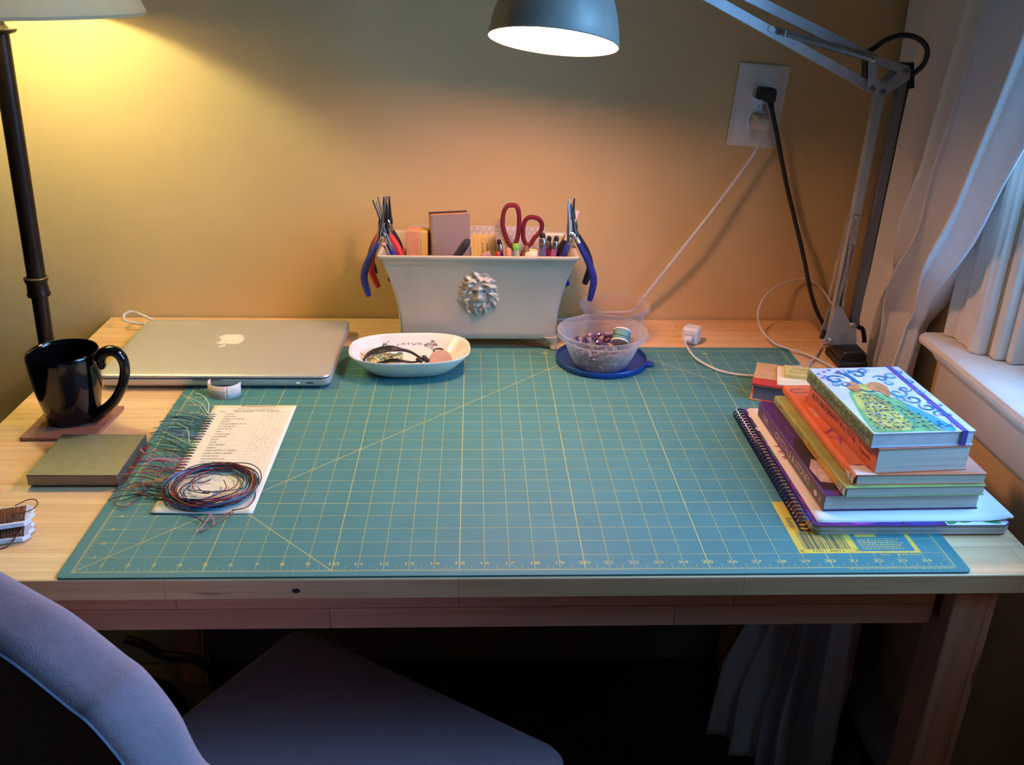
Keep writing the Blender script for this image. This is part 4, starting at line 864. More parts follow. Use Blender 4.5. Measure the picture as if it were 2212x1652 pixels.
pliers('red-handled pliers hooked over the left end of the planter, behind the blue pair', Vector((xl+.001, .634, .1850)), R(-3), 1, red_g, red_g, 'open', .034, .022, .088, R(-8))
pliers('dark-jawed pliers with navy grips at the far left corner of the planter', Vector((xl+.004, .660, .184)), R(4), 1, navy_g, navy_g, 'n', .030, .018, .074)
pliers('blue-handled pliers hooked over the right end of the planter', Vector((xr-.004, .606, .1800)), R(-8), -1, blue_g, blue_g, 'n', .038, .021, .096, R(-5))
pliers('black-handled pliers hooked over the right end of the planter, behind the blue pair', Vector((xr-.002, .636, .1850)), R(-4), -1, blackg, navy_g, 'open', .034, .024, .084, R(8))
mb = MB(); a = pz_(806, 432, .61); b = pz_(846, 540, .60); bar(mb, b, a, .003, .0012); a2 = a+Vector((.004, .004, -.004)); bar(mb, b, a2, .003, .0012)
solo('tweezers', mb, steel, 'thin steel tweezers leaning out of the planter at its left end', 'tweezers', tuple(b), bevel=.0003)
a = pz_(1247, 455, .64); b = pz_(1222, 520, .62); mb = MB(); bar(mb, b, a, .0075, .0012); solo('nail_file', mb, mat('file_pale', (190, 180, 176), .5), 'pale flat file leaning beside the pliers at the right end of the planter', 'file', tuple(b), bevel=.0004)
# cards
Mc = Matrix.Translation((.3335, .612, INZ+.0026)) @ Matrix.Rotation(R(14), 4, 'Z') @ Matrix.Rotation(R(-3), 4, 'X')
cc = [('grey', (128, 112, 108)), ('teal', (70, 150, 150)), ('cream', (226, 206, 160)), ('orange', (206, 130, 70)), ('red', (170, 34, 44)), ('white', (226, 214, 196)), ('black', (40, 34, 34))]; yy = 0
for i, (nme, c) in enumerate(cc):
    th = (.0022, .0022, .0040, .0022, .0050, .0060, .0048)[i]
    pos = 'the front one of the stack' if i == 0 else ('the last one of the stack' if i == 6 else 'seen as a thin edge in the stack')
    solo('colour_card', MB().box((0, yy, 0), (.0590+.0002*i, yy+th-.0003, .1745-.0012*(i % 3)), 0, Mc), mat('card_'+nme, c, .8, var=.02), nme+' card standing in the planter, '+pos, 'card', tuple(Mc @ Vector((0, yy, 0))), 'cards standing in the planter', bevel=.0002); yy += th
# small box, dotted sheet, lined card
Mx = Matrix.Translation((.3005, .630, INZ)) @ Matrix.Rotation(R(-9), 4, 'Z')
bxx = thing('small_box', 'small salmon cardboard box with yellow side inside the planter', 'box', tuple(Mx @ Vector((0, 0, 0))))
part('carton', MB().box((-.011, 0, 0), (.011, .026, .1495), 0, Mx), mat('salmon_card', (214, 150, 116), .8, var=.03), bxx, bevel=.0006)
part('yellow_side', MB().box((.0112, .001, .001), (.0225, .027, .1488), 0, Mx), mat('yellow_card', (222, 186, 104), .8, var=.03), bxx, bevel=.0006)
lil = mat('lilac_paper', (206, 198, 206), .7, var=.02); dot = mat('dot_white', (240, 236, 236), .7)
a, b, c = pz_(891, 487, .690), pz_(1178, 489, .690), None
mb = MB().prism([(a.x, INZ), (b.x, INZ), (b.x, a.z), (a.x, a.z)], .690, .6925, 0, M)
ds = thing('dotted_folder', 'pale lilac polka-dot folder along the back of the planter', 'folder', (pcx, .69, INZ)); part('cover', mb, lil, ds)
mb = MB(); k = 0
for r_ in range(5):
    for i in range(24):
        x = a.x+.006+.0098*i+(.0049 if r_ % 2 else 0); z = a.z-.004-.0075*r_
        if x < b.x-.003: mb.flat(ell(x, z, .0016, .0016, 10), 0, 0, Matrix(((1,0,0,0),(0,0,-1,.6898),(0,1,0,0),(0,0,0,1))))
part('dots', mb, dot, ds, flat=True)
a, b = pz_(1018, 506, .668), pz_(1092, 506, .668)
li = thing('index_card', 'pale yellow lined card with handwriting standing in the planter', 'card', ((a.x+b.x)/2, .668, INZ))
part('card', MB().box((a.x, .668, INZ), (b.x, .6688, a.z)), mat('index_yellow', (238, 216, 148), .8, var=.02), li)
mb = MB()
for k in range(8): x = a.x+.004+.006*k; mb.box((x, .6677, INZ), (x+.0003, .6678, a.z-.003))
part('ruled_lines', mb, mat('index_rule', (190, 160, 100), .8), li)
mb = MB()
for k, s_ in enumerate(('beads all', 'supplies', 'list', 'wire')): mb.text(s_, .0032, 0, frame((a.x+.0195+.0068*k, .6676, a.z-.022), (0, 0, 1), (-1, 0, 0)), 1.1)
part('handwriting', mb, mat('pencil_brown', (130, 96, 60), .8), li, flat=True)
# clear ruler
a, b = pz_(1074, 476, .640), pz_(1090, 560, .625); cr_ = clear('clear_ruler', (232, 226, 214), .22, .15)
ru = thing('clear_ruler', 'clear plastic ruler leaning beside the scissors in the planter', 'ruler', tuple(b)); mb = MB(); bar(mb, b+(b-a)*.9, a, .0150, .0014); part('strip', mb, cr_, ru)
mb = MB(); x = (a-b).normalized(); y = Vector((0, 1, 0)); y = (y-x*y.dot(x)).normalized(); sd_ = y.cross(x)
for k in range(34):
    p = a-x*.0016*k-sd_*.0070*(1 if sd_.x > 0 else -1)*-1; w = .0046 if k % 4 == 0 else .0028; mb.tube([p-y*.0009, p-y*.0009+Vector((-w, 0, 0))], .00015, 4)
part('scale_marks', mb, ink, ru); mb = MB().text('7 in', .0055, 0, frame(a-x*.012-y*.0010, x, (-1, 0, 0)), 1); part('lettering', mb, ink, ru, flat=True)
# scissors
ms_ = mat('maroon_plastic', (104, 26, 44), .35, var=.05)
sci = thing('scissors', 'maroon-handled scissors standing handles up in the planter', 'scissors', tuple(pz_(1126, 560, .632)))
for q, r_, nm in (([(1104, 443), (1116, 446), (1121, 462), (1121, 490), (1117, 516), (1110, 530), (1101, 528), (1092, 508), (1086, 484), (1088, 460), (1094, 447)], .0036, 0), ([(1152, 469), (1165, 474), (1171, 487), (1166, 502), (1154, 514), (1147, 526), (1138, 528), (1131, 516), (1130, 496), (1134, 478), (1142, 470)], .0036, 1)):
    pts = [pz_(u, v, .632+.004*nm) for u, v in q]; mb = MB().tube(smooth_path(pts, 5, True), r_, 10, closed=True, sx=1.5)
    e = pz_(1126 if nm == 0 else 1121, 585, .634); s0 = pz_(*((1108, 528) if nm == 0 else (1142, 526)), .632+.004*nm); mb.tube(smooth_path([s0, mix(s0, e, .5)+Vector((.002*(1-2*nm), 0, 0)), e], 6), .0048, 10); part('finger_loop', mb, ms_, sci)
    mb = MB(); bar(mb, e, e+Vector(((.004 if nm == 0 else -.004), 0, -(e.z-INZ)+.001)), .008, .0018); part('blade', mb, steel, sci)
# pens
def pen(label, u, v, y, colr, leanx, leany, r=.0046, tip='ball'):
    top_ = pz_(u, v, y); axis = Vector((leanx, leany, 1)).normalized(); L = (top_.z-INZ-.004)/axis.z; o = top_-axis*L
    t = thing('stylus_pen', label, 'pen', tuple(o), 'glitter pens in the planter'); fm = frame(o, axis.orthogonal(), axis.cross(axis.orthogonal()))
    part('barrel', MB().lathe([(0, 0), (.0018, 0), (r*.9, .02), (r, .03), (r, L-.020), (0, L-.020)], (0, 0, 0), 20, 0, fm), mat('glitter_'+'_'.join(map(str, colr)), colr, .25, .35, var=.45, vs=700), t)
    part('collar', MB().lathe([(r*1.05, L-.0205), (r*1.08, L-.019), (r*.95, L-.010), (r*.66, L-.0075)], (0, 0, 0), 20, 0, fm), steel, t, label='chrome collar')
    part('tip', MB().lathe([(r*.72, L-.0085), (r*.80, L-.005), (r*.62, L-.0015), (0, L)], (0, 0, 0), 18, 0, fm), black_r, t, label='black rubber tip')
pen('blue glitter pen with black tip leaning by the clear ruler in the planter', 1078, 516, .615, (52, 50, 150), -.10, -.02)
pen('pale blue glitter pen, leftmost of the three pens at the right end of the planter', 1172, 502, .610, (110, 110, 160), -.04, -.02, .0056)
pen('red glitter pen, middle one of the three pens at the right end of the planter', 1187, 509, .628, (150, 40, 60), .06, 0, .0046)
pen('pink glitter pen with clear body, rightmost of the three pens in the planter', 1203, 509, .612, (190, 110, 160), .14, 0, .0050)
# green capped vial, cream capped jar, brush, red pencil, dark grip, pink tool
p = pz_(1114, 527, .612); vi = thing('glass_vial', 'slim clear vial with bright green cap in the planter', 'vial', (p.x+.004, p.y, INZ)); ax_ = Vector((-.10, 0, 1)).normalized(); L = (p.z-INZ)/ax_.z; fm = frame(p-ax_*L, ax_.orthogonal(), ax_.cross(ax_.orthogonal()))
part('tube', MB().lathe([(0, .001), (.0044, .001), (.0048, .004), (.0048, L-.008), (.0040, L-.006)], (0, 0, 0), 20, 0, fm), mat('vial_glass', (196, 196, 180), .1, .0, var=.1, trans=.3), vi)
part('cap', MB().lathe([(.0050, L-.009), (.0052, L-.008), (.0052, L-.001), (.0046, L), (0, L)], (0, 0, 0), 20, 0, fm), mat('cap_green', (110, 190, 70), .4), vi, label='green cap')
p = pz_(1146, 541, .616); ja = thing('cream_jar', 'small jar with round cream cap in the planter', 'jar', (p.x, p.y, INZ))
part('body', MB().lathe([(0, 0), (.0105, 0), (.0112, .002), (.0112, p.z-INZ-.0145), (.009, p.z-INZ-.014)], (p.x, p.y, INZ), 28), mat('jar_body', (196, 170, 140), .3), ja)
part('cap', MB().lathe([(.0118, -.0145), (.0122, -.0135), (.0122, -.0015), (.0112, 0), (0, .0004)], (p.x, p.y, p.z), 32), mat('cap_cream', (244, 226, 190), .4), ja)
p = pz_(1076, 548, .604); fm = frame((p.x, p.y, INZ), (1, 0, 0), (0, 1, 0)); pe = thing('pencil', 'wooden pencil with red end just above the planter rim', 'pencil', (p.x, p.y, INZ)); L = p.z+.003-INZ
part('shaft', MB().lathe([(0, 0), (.0034, .006), (.0034, L-.006), (0, L-.006)], (0, 0, 0), 6, 0, fm), mat('pencil_wood', (206, 170, 120), .5), pe); part('red_end', MB().lathe([(.0036, L-.0065), (.0037, L-.002), (.0025, L), (0, L)], (0, 0, 0), 12, 0, fm), red_g, pe)
a, b = pz_(1012, 518, .592), pz_(978, 566, .588); gr = MB().tube([a+(b-a)*t for t in (-.03, 0, .08, .25, .5, .8, 1.3)], [.0012, .0040, .0056, .0066, .0066, .006, .005], 16, sx=.7); solo('dark_tool_handle', gr, blackg, 'dark rounded tool handle leaning in front of the grey card in the planter', 'tool', tuple(b))
a, b = pz_(1058, 546, .600), pz_(1025, 566, .600); mb = MB(); bar(mb, b, a, .007, .003); pk = thing('pink_pocket_tool', 'small pink and white tool lying just inside the planter rim', 'tool', tuple(b)); part('handle', mb, mat('pink_plastic', (206, 150, 160), .4), pk, bevel=.001); mb = MB(); bar(mb, mix(b, a, .25), mix(b, a, .6), .0076, .0034); part('red_band', mb, mat('band_red', (170, 36, 60), .4), pk, bevel=.001)
for q, col_, lbl in (((1098, 536), (210, 140, 110), 'salmon coloured eraser pencil beside the green capped vial'), ((1137, 531), (120, 90, 60), 'brown bristle brush standing behind the cream cap jar')):
    p = pz_(*q, .612); fm = frame((p.x, p.y, INZ), (1, 0, 0), (0, 1, 0)); solo('paintbrush' if 'brush' in lbl else 'eraser_pencil', MB().lathe([(0, 0), (.0040, 0), (.0042, p.z-INZ-.02), (.0052, p.z-INZ-.006), (.003, p.z-INZ), (0, p.z-INZ)], (0, 0, 0), 14, 0, fm), mat('stick_'+lbl[:6], col_, .6, var=.15, vs=200), lbl, 'brush' if 'brush' in lbl else 'pencil', (p.x, p.y, INZ))

# ------------------------------------------------------------------ clear tubs, blue lid, amethyst chips
plast = clear('clear_plastic', (250, 248, 248), .05, .16); plast2 = clear('clear_plastic_empty', (250, 246, 242), .03, .14)
bc = Vector((.589, .523, .0042)); ld = Vector((.592, .540, .0))
li_ = thing('blue_lid', 'round dark blue plastic lid upside down under the clear tub', 'lid', tuple(ld)); blu = mat('lid_blue', (18, 66, 142), .35, var=.04)
prof = [(0, .0010), (.060, .0010), (.0635, .0004), (.0690, .0004), (.0700, .0016), (.0702, .0085), (.0692, .0096), (.0680, .0085), (.0672, .0040), (.0630, .0034), (0, .0034)]
part('disc', MB().lathe(prof, tuple(ld), 72), blu, li_, ang=45)
ta = R(-14); mb = MB().prism([(.066, -.010), (.078, -.007), (.0815, 0), (.078, .007), (.066, .010)], .0020, .0048, 0, Matrix.Translation(ld) @ Matrix.Rotation(ta, 4, 'Z')); part('pull_tab', mb, blu, li_, bevel=.001)
tub = thing('clear_tub', 'clear plastic tub of purple stone chips on the blue lid', 'tub', tuple(bc))
o1 = [(0, .0006), (.036, .0006), (.0385, 0), (.0415, .002), (.0460, .010), (.0515, .022), (.0560, .034), (.0590, .044), (.0600, .0445), (.0665, .0450), (.0680, .0462), (.0684, .0540), (.0672, .0550), (.0655, .0548), (.0645, .0535), (.0600, .0480)]
i1 = [(.0580, .0440), (.0550, .034), (.0505, .022), (.0450, .0105), (.0405, .0030), (.036, .0018), (0, .0018)]
part('bowl', MB().lathe(o1[:11]+o1[11:]+i1, tuple(bc), 80), plast, tub, ang=50)
tc2 = Vector((.626, .652, -.0018)); tub2 = thing('empty_clear_tub', 'empty clear plastic tub behind the one holding purple stones', 'tub', tuple(tc2))
o2 = [(0, .0006), (.040, .0006), (.0425, 0), (.0445, .002), (.0468, .012), (.0490, .030), (.0505, .048), (.0515, .0485), (.0560, .0490), (.0575, .0502), (.0578, .0560), (.0566, .0570), (.0552, .0566), (.0540, .0555), (.0505, .0510)]
i2 = [(.0495, .048), (.0480, .030), (.0458, .012), (.0437, .0030), (.040, .0018), (0, .0018)]
part('bowl', MB().lathe(o2+i2, tuple(tc2), 80), plast2, tub2, ang=50)
rn = random.Random(21); mb = MB()
def chip(c, r_):
    n = 6; vs = []; q = Matrix.Rotation(rn.uniform(0, 6), 3, 'X') @ Matrix.Rotation(rn.uniform(0, 6), 3, 'Z')
    sx_, sy_, sz_ = rn.uniform(.7, 1.3), rn.uniform(.7, 1.2), rn.uniform(.5, .9); vs = [(0, 0, 1)]+[(cos(a), sin(a), .45+rn.uniform(-.2, .2)) for a in [2*pi*k/5+rn.uniform(-.3, .3) for k in range(5)]]+[(cos(a), sin(a), -.45+rn.uniform(-.2, .2)) for a in [2*pi*(k+.5)/5+rn.uniform(-.3, .3) for k in range(5)]]+[(0, 0, -1)]
    vs = [Vector(c)+q @ Vector((v[0]*sx_, v[1]*sy_, v[2]*sz_))*r_ for v in vs]
    fs = [(0, 1+k, 1+(k+1) % 5) for k in range(5)]+[(11, 6+(k+1) % 5, 6+k) for k in range(5)]+[f for k in range(5) for f in ((1+k, 6+k, 1+(k+1) % 5), (1+(k+1) % 5, 6+k, 6+(k+1) % 5))]
    mb.add(vs, fs, rn.choice((0, 0, 0, 1, 1, 2, 3)))
for k in range(760):
    z = .0050+.026*rn.random(); rm = .0395+(z-.002)*.46-.0050; a = rn.uniform(0, 2*pi); r_ = rm*(sqrt(rn.random()) if rn.random() < .45 else rn.uniform(.88, .985))
    if z > .024 and (r_*cos(a)-.030)**2+(r_*sin(a)-.012)**2 < .0004: continue
    chip(bc+Vector((r_*cos(a), r_*sin(a), z)), rn.uniform(.0026, .0044))
am = [mat('amethyst_%d' % i, c, .12, var=.2, vs=200, trans=.25, coat=.3) for i, c in enumerate(((150, 122, 138), (120, 92, 128), (206, 178, 184), (92, 70, 106)))]
solo('amethyst_chips', mb, am, 'heap of small purple amethyst chips in the clear tub', 'stone chips', tuple(bc+Vector((0, 0, .003))), kind='stuff', flat=True)
sp = bc+Vector((.031, .013, .0375)); Ms_ = Matrix.Translation(sp) @ Matrix.Rotation(R(-20), 4, 'Z') @ Matrix.Rotation(R(-48), 4, 'X')
spo = thing('thread_spool', 'small teal thread spool lying on the purple stone chips', 'spool', tuple(sp))
part('rims', MB().lathe([(0, -.0105), (.0135, -.0105), (.0140, -.0098), (.0140, -.0082), (.0132, -.0078)], (0, 0, 0), 32, 0, Ms_).lathe([(.0132, .0078), (.0140, .0082), (.0140, .0098), (.0135, .0105), (0, .0105)], (0, 0, 0), 32, 0, Ms_), mat('spool_white', (236, 232, 224), .5), spo)
part('wound_thread', MB().lathe([(.0128, -.0080)]+[(.0130+.0003*(k % 2), -.0080+.0160*k/30) for k in range(31)]+[(.0128, .0080)], (0, 0, 0), 32, 0, Ms_), mat('teal_thread', (112, 158, 156), .6, var=.06), spo)
part('loose_wrap', MB().tube([Ms_ @ Vector((.0136*cos(2*pi*k/24), .0136*sin(2*pi*k/24), -.001+.0025*sin(4*pi*k/24+1))) for k in range(24)], .0004, 5, closed=True), mat('dark_green_thread', (30, 70, 60), .6), spo)

# ------------------------------------------------------------------ phone charger and cables
cq = Vector((.7515, .628, -.0021)); Mq = Matrix.Translation(cq) @ Matrix.Rotation(R(-28), 4, 'Z'); cg = thing('phone_charger', 'small white cube phone charger lying on the desk with white cable', 'charger', tuple(cq))
part('cube', MB().box((-.0135, -.0135, 0), (.0135, .0135, .027), 0, Mq), white_p, cg, bevel=.004, seg=4)
part('socket_face', MB().box((-.0075, -.0137, .0095), (.0075, -.0134, .0175), 0, Mq), mat('port_grey', (180, 178, 178), .5), cg)
part('cable_plug', MB().box((-.0070, -.0300, .0105), (.0070, -.0134, .0160), 0, Mq), white_p, cg, bevel=.0018)
a = Mq @ Vector((0, -.029, .0132))
pts = [a, Mq @ Vector((0, -.038, .0115)), at(1497, 768, 2, .006), at(1520, 785, 2, .0025), at(1555, 801, 2, .0022), at(1595, 809, 2, .0022), at(1640, 812, 2, .0022), at(1690, 806, 2, .0022), Vector((.86, .505, .0022)), Vector((.90, .52, .0018))]
part('cable', MB().tube(smooth_path(pts, 8), .0020, 8), cord_w, cg)
wc = thing('white_cable', 'thin white cable looping up the wall beside the clamp lamp', 'cable', tuple(at(1700, 756, 2, 0)))
pts = [Vector((.918, .470, .0005)), at(1806, 800, 2, .004), at(1770, 778, 2, .004), at(1735, 762, 2, .004), at(1700, 752, 2, .005), at(1668, 738, 2, .007), at(1645, 712, 1, .630), at(1637, 682, 1, .67), at(1646, 650, 1, .69), at(1672, 622, 1, .705), at(1710, 606, 1, .724), at(1745, 602, 1, .728), at(1770, 618, 1, .726), at(1790, 645, 1, .705), at(1797, 670, 1, .672), at(1794, 705, 1, .636), at(1784, 735, 1, .608), at(1772, 752, 1, .594), at(1762, 768, 2, .002), at(1745, 790, 2, .001), Vector((.905, .50, .0004))]
part('cord', MB().tube(smooth_path(pts, 8), .0016, 8), cord_w, wc)
# ------------------------------------------------------------------ the stack of books
def quad_frame(o, ang): return Matrix.Translation(o) @ Matrix.Rotation(ang, 4, 'Z')
def book(name, label, o, ang, w, d, h, cov, spm, pg=pages, cat='book', rnd=.0015, ct=.0006, group='books in the stack', inset=.0012):
    Mx = quad_frame(o, ang); t = thing(name, label, cat, tuple(o), group)
    part('page_block', MB().box((rnd, inset, ct), (w-inset, d-inset, h-ct), 0, Mx), pg, t)
    part('back_cover', MB().box((rnd, 0, 0), (w, d, ct), 0, Mx), cov, t)
    fc = part('front_cover', MB().box((rnd, 0, h-ct), (w, d, h), 0, Mx), cov, t)
    ar = [(rnd+.0001, 0), (rnd*.45, 0), (rnd*.1, rnd*.5), (0, h*.3), (0, h*.7), (rnd*.1, h-rnd*.5), (rnd*.45, h), (rnd+.0001, h), (rnd+.0001, h-ct*.9), (rnd*.6, h-ct*.9), (ct, h*.7), (ct, h*.3), (rnd*.6, ct*.9), (rnd+.0001, ct*.9)]
    s = part('spine', MB().prism([(a, b) for a, b in ar], 0, d, 0, Mx @ Matrix(((1,0,0,0),(0,0,1,0),(0,1,0,0),(0,0,0,1)))), spm, t, ang=60)
    return t, Mx, s, fc
def spine_text(Mx, s, y, z, h, wx=1, x=-.00025): return frame(Mx @ Vector((x, y, z)), Mx.to_3x3() @ Vector((0, -1, 0)), Mx.to_3x3() @ Vector((0, 0, 1)))
# spiral notebook
nb = thing('spiral_notebook', 'thick purple spiral-bound notebook at the bottom of the book stack', 'notebook', (.868, .205, 0), 'books in the stack')
nx0, nx1, ny0, ny1 = .7595, .9785, .0585, .3490
mb = MB()
for k in range(7):
    j = random.Random(k); a = .0003+.0016*k; mb.prism(rrect(nx0+.002*j.random(), ny0+.0012*j.random(), nx1-.0015*j.random(), ny1-.001*j.random(), .010), a, a+.00135)
part('page_block', mb, mat('notebook_pages', (206, 200, 196), .85, var=.08, vs=8), nb)
pur = mat('cover_purple', (92, 44, 120), .4, var=.2, vs=30)
cv = part('front_cover', MB().prism(rrect(nx0, ny0-.0005, nx1, ny1, .010), .0115, .0122), pur, nb)
mb = MB(); zc = .01228; gm = [mat('leaf_green', (62, 140, 80), .5, var=.15, vs=60), mat('petal_white', (226, 226, 232), .5), mat('petal_violet', (84, 56, 150), .5, var=.2), mat('petal_magenta', (150, 60, 150), .5, var=.15)]
mb.flat([(.906, ny0), (.970, ny0), (.9765, ny0+.006), (.9778, .20), (.906, .20)], zc, 1); 
for (x, y, a, b, r_, m) in ((.916, .068, .011, .005, .7, 0), (.932, .070, .012, .006, .35, 0), (.956, .066, .012, .004, -.3, 0), (.968, .075, .010, .004, .9, 0), (.944, .085, .010, .006, 1.2, 0), (.88, .066, .022, .007, .1, 2), (.845, .070, .018, .007, -.2, 2), (.818, .068, .018, .008, .1, 3), (.790, .075, .018, .010, .5, 3)): mb.flat(ell(x, y, a, b, 18, r_), zc+.00003*(1+m), m)
rn = random.Random(77)
for k in range(10): mb.flat(ell(.7655+.004*rn.random(), .20+.014*k, .004, .0075, 12, rn.uniform(-.8, .8)), zc+.00002*k, 0 if k % 3 else 1)
for k in range(5): mb.flat(ell(.7665, .085+.02*k, .004, .011, 12, rn.uniform(-.5, .5)), zc+.00002*k, 3 if k % 2 else 2)
part('cover_print', mb, gm, cv, flat=True)
coil = mat('coil_purple', (50, 40, 96), .16, .35, coat=.6); sx_ = .7560; nC = 36
for k in range(nC):
    y = ny0+.010+(ny1-ny0-.020)*k/(nC-1); pts = []
    for dy in (-.0011, .0011):
        pts.append([Vector((sx_-.0015+.0082*cos(a), y+dy+.0008*sin(a), .0072+.0074*sin(a))) for a in [2*pi*j/22 for j in range(22)]])
    mb = MB(); mb.tube(pts[0], .00062, 6, closed=True); mb.tube(pts[1], .00062, 6, closed=True); part('coil_ring', mb, coil, nb)
# loose sheets on the notebook
for k, (o, a, c) in enumerate((((.7655, .0645), .3, paper), ((.7650, .0665), -.5, paper))):
    Mx = quad_frame((o[0], o[1], .0129+.0006*k), R(a)); n0 = 18
    def sh(s, t, k=k): 
        x, y = s*.2160, t*.2790; return Mx @ Vector((x, y, .0016*max(0, (s-.80)/.2)**2*(1-t)+(.004 if k else .002)*max(0, (s-.86)/.14)**2*max(0, 1-t*3) - (.0003 if t < .02 else 0)))
    solo('paper_sheet', MB().grid(sh, 22, 22), c, ('lower' if k == 0 else 'upper')+' of two loose white sheets between the notebook and the crystal book', 'paper', (o[0], o[1], .0126), 'loose sheets in the book stack', solid=.00025, ang=180)
z = .0149
# purple book about stones
vio = mat('book_violet', (78, 46, 112), .4, var=.06); vis = mat('book_violet_spine', (96, 62, 116), .45, var=.08)
o = Vector((.7775, .0845, z)); h = .0190
b1, M1_, s1, f1_ = book('crystals_book', 'purple paperback titled Crystals & Stones, under the green book', o, R(1.2), .176, .236, h, vio, vis)
mb = MB(); fm = spine_text(M1_, 0, .105, .0052, 0); mb.text('CRYSTALS & STONES', .0092, 0, fm, .98); fm = spine_text(M1_, 0, .205, .0060, 0); mb.text('THE', .0072, 0, fm, 1); part('title', mb, mat('title_silver', (214, 206, 214), .5), s1, flat=True)
mb = MB(); Mz = frame(M1_ @ Vector((-.00025, 0, 0)), M1_.to_3x3() @ Vector((0, -1, 0)), (0, 0, 1))
mb.flat([(0, .0002), (-.125, .0002), (-.100, h-.0004), (0, h-.0004)], 0, 0, Mz); part('grey_panel', mb, mat('spine_grey', (104, 92, 94), .5, var=.15, vs=20), s1, flat=True)
fm = spine_text(M1_, 0, .018, .0082, 0, x=-.0004); mb = MB().flat(ell(0, 0, .0046, .0034, 20), 0, 0, fm @ Matrix.Translation((-.006, 0, 0)))
for k in range(4): mb.flat([(.003+.0022*k, -.004), (.0042+.0022*k, -.004), (.0042+.0022*k, .004), (.003+.0022*k, .004)], 0, 1, fm)
part('spine_marks', mb, [mat('mark_cream', (226, 216, 190), .5), mat('mark_silver', (180, 172, 176), .5)], s1, flat=True)
mb = MB(); zt = h+.00008; mb.flat([(.003, .012), (.030, .012), (.030, .120), (.012, .135), (.003, .110)], zt, 0, M1_); mb.flat([(.006, .030), (.020, .026), (.032, .046), (.026, .072), (.014, .082), (.004, .060)], zt+.00004, 1, M1_); mb.flat([(.008, .036), (.018, .034), (.026, .048), (.014, .060)], zt+.00008, 2, M1_); part('cover_picture', mb, [mat('cover_dark', (44, 30, 40), .5), mat('crystal_pink', (196, 166, 160), .5, var=.2, vs=60), mat('crystal_pale', (220, 196, 184), .5, var=.15, vs=60)], f1_, flat=True)
mb = MB()
for k in range(3): y = .150-.014*k; mb.prism([(-.0002, y), (-.006, y-.001), (-.0002, y-.0028)], .0004, .0010, 0, M1_)
part('page_flags', mb, mat('flag_red', (190, 60, 80), .6), b1)
z += h+.0002
# green and yellow book
grn = mat('book_olive', (152, 162, 96), .45, var=.12, vs=30); o = Vector((.7965, .0800, z)); h = .0118
b2, M2_, s2, f2_ = book('green_yellow_book', 'thin green and yellow library paperback directly above the purple one', o, R(1.6), .158, .236, h, grn, grn, rnd=.003)
ylw = mat('book_amber', (222, 172, 66), .45, var=.10, vs=30); Mz = frame(M2_ @ Vector((-.00022, 0, 0)), M2_.to_3x3() @ Vector((0, -1, 0)), (0, 0, 1))
mb = MB().flat([(-.020, .0018), (-.118, .0018), (-.128, h-.0018), (-.020, h-.0018)], 0, 0, Mz).flat([(0, .0015), (-.021, .0015), (-.021, h-.0015), (0, h-.0015)], 0, 1, Mz)
part('yellow_panel', mb, [ylw, mat('label_white', (226, 220, 212), .6)], s2, flat=True)
mb = MB(); fm = spine_text(M2_, 0, .093, .0040, 0, x=-.0004); mb.text('Astrology', .0060, 1, fm, 1.1); fm = spine_text(M2_, 0, .155, .0040, 0, x=-.0004); mb.text('Astrology for', .0042, 2, fm, 1.1)
for k, s_ in enumerate(('133.', 'JAC')): mb.text(s_, .0062, 0, frame(M2_ @ Vector((-.0004, .0135-.0085*k, .0058)), (0, 0, 1), M2_.to_3x3() @ Vector((0, 1, 0))), .8)
ring = [(x, y) for x, y in ell(0, 0, .0085, .0040, 24)]; mb.strip([( -.206+x, .0058+y) for x, y in ring[3:22]], .0011, 0.0001, 3, Mz)
part('spine_print', mb, [ink, mat('title_olive', (110, 120, 60), .5), mat('title_pale', (206, 206, 140), .5), mat('mark_indigo', (54, 36, 84), .5)], s2, flat=True)
z += h+.0002
# orange library book
orn = mat('book_orange', (222, 118, 78), .4, var=.08, vs=20); o = Vector((.8060, .0860, z)); h = .0122
b3, M3_, s3, f3_ = book('orange_book', 'orange library paperback with purple pattern below the yogi book', o, R(1.0), .149, .236, h, orn, orn, rnd=.005)
mb = MB(); zt = h+.00008; rn = random.Random(31); vp = [mat('pattern_violet', (150, 70, 130), .45, var=.1), mat('pattern_mauve', (196, 120, 110), .45, var=.1), mat('label_white', (226, 220, 212), .6), mat('pattern_rose', (206, 130, 110), .45)]
mb.flat([(.006, .022), (.1485, .001), (.1485, .120), (.060, .135), (.014, .150)], zt, 3, M3_)
for k in range(46): mb.flat(ell(rn.uniform(.010, .142), rn.uniform(.006, .142), rn.uniform(.004, .014), rn.uniform(.001, .0035), 9, rn.uniform(0, 3.1)), zt+.00002+.000002*k, rn.choice((0, 0, 1)), M3_)
mb.flat([(.003, .0005), (.026, .0005), (.020, .020), (.003, .022)], zt+.0002, 2, M3_)
part('cover_pattern', mb, vp, f3_, flat=True)
Mz = frame(M3_ @ Vector((-.00022, 0, 0)), M3_.to_3x3() @ Vector((0, -1, 0)), (0, 0, 1)); mb = MB().flat([(0, .0016), (-.020, .0016), (-.020, h-.0016), (0, h-.0016)], 0, 0, Mz)
for k, s_ in enumerate(('133.39', 'CHR')): mb.text(s_, .0052, 1, frame(M3_ @ Vector((-.0004, .0135-.0085*k, .0060)), (0, 0, 1), M3_.to_3x3() @ Vector((0, 1, 0))), .72)
fm = frame(M3_ @ Vector((.0090, .155, h+.0002)), M3_.to_3x3() @ Vector((0, -1, 0)), M3_.to_3x3() @ Vector((1, 0, 0))); mb.text('Soul', .0110, 0, fm, 1.0)
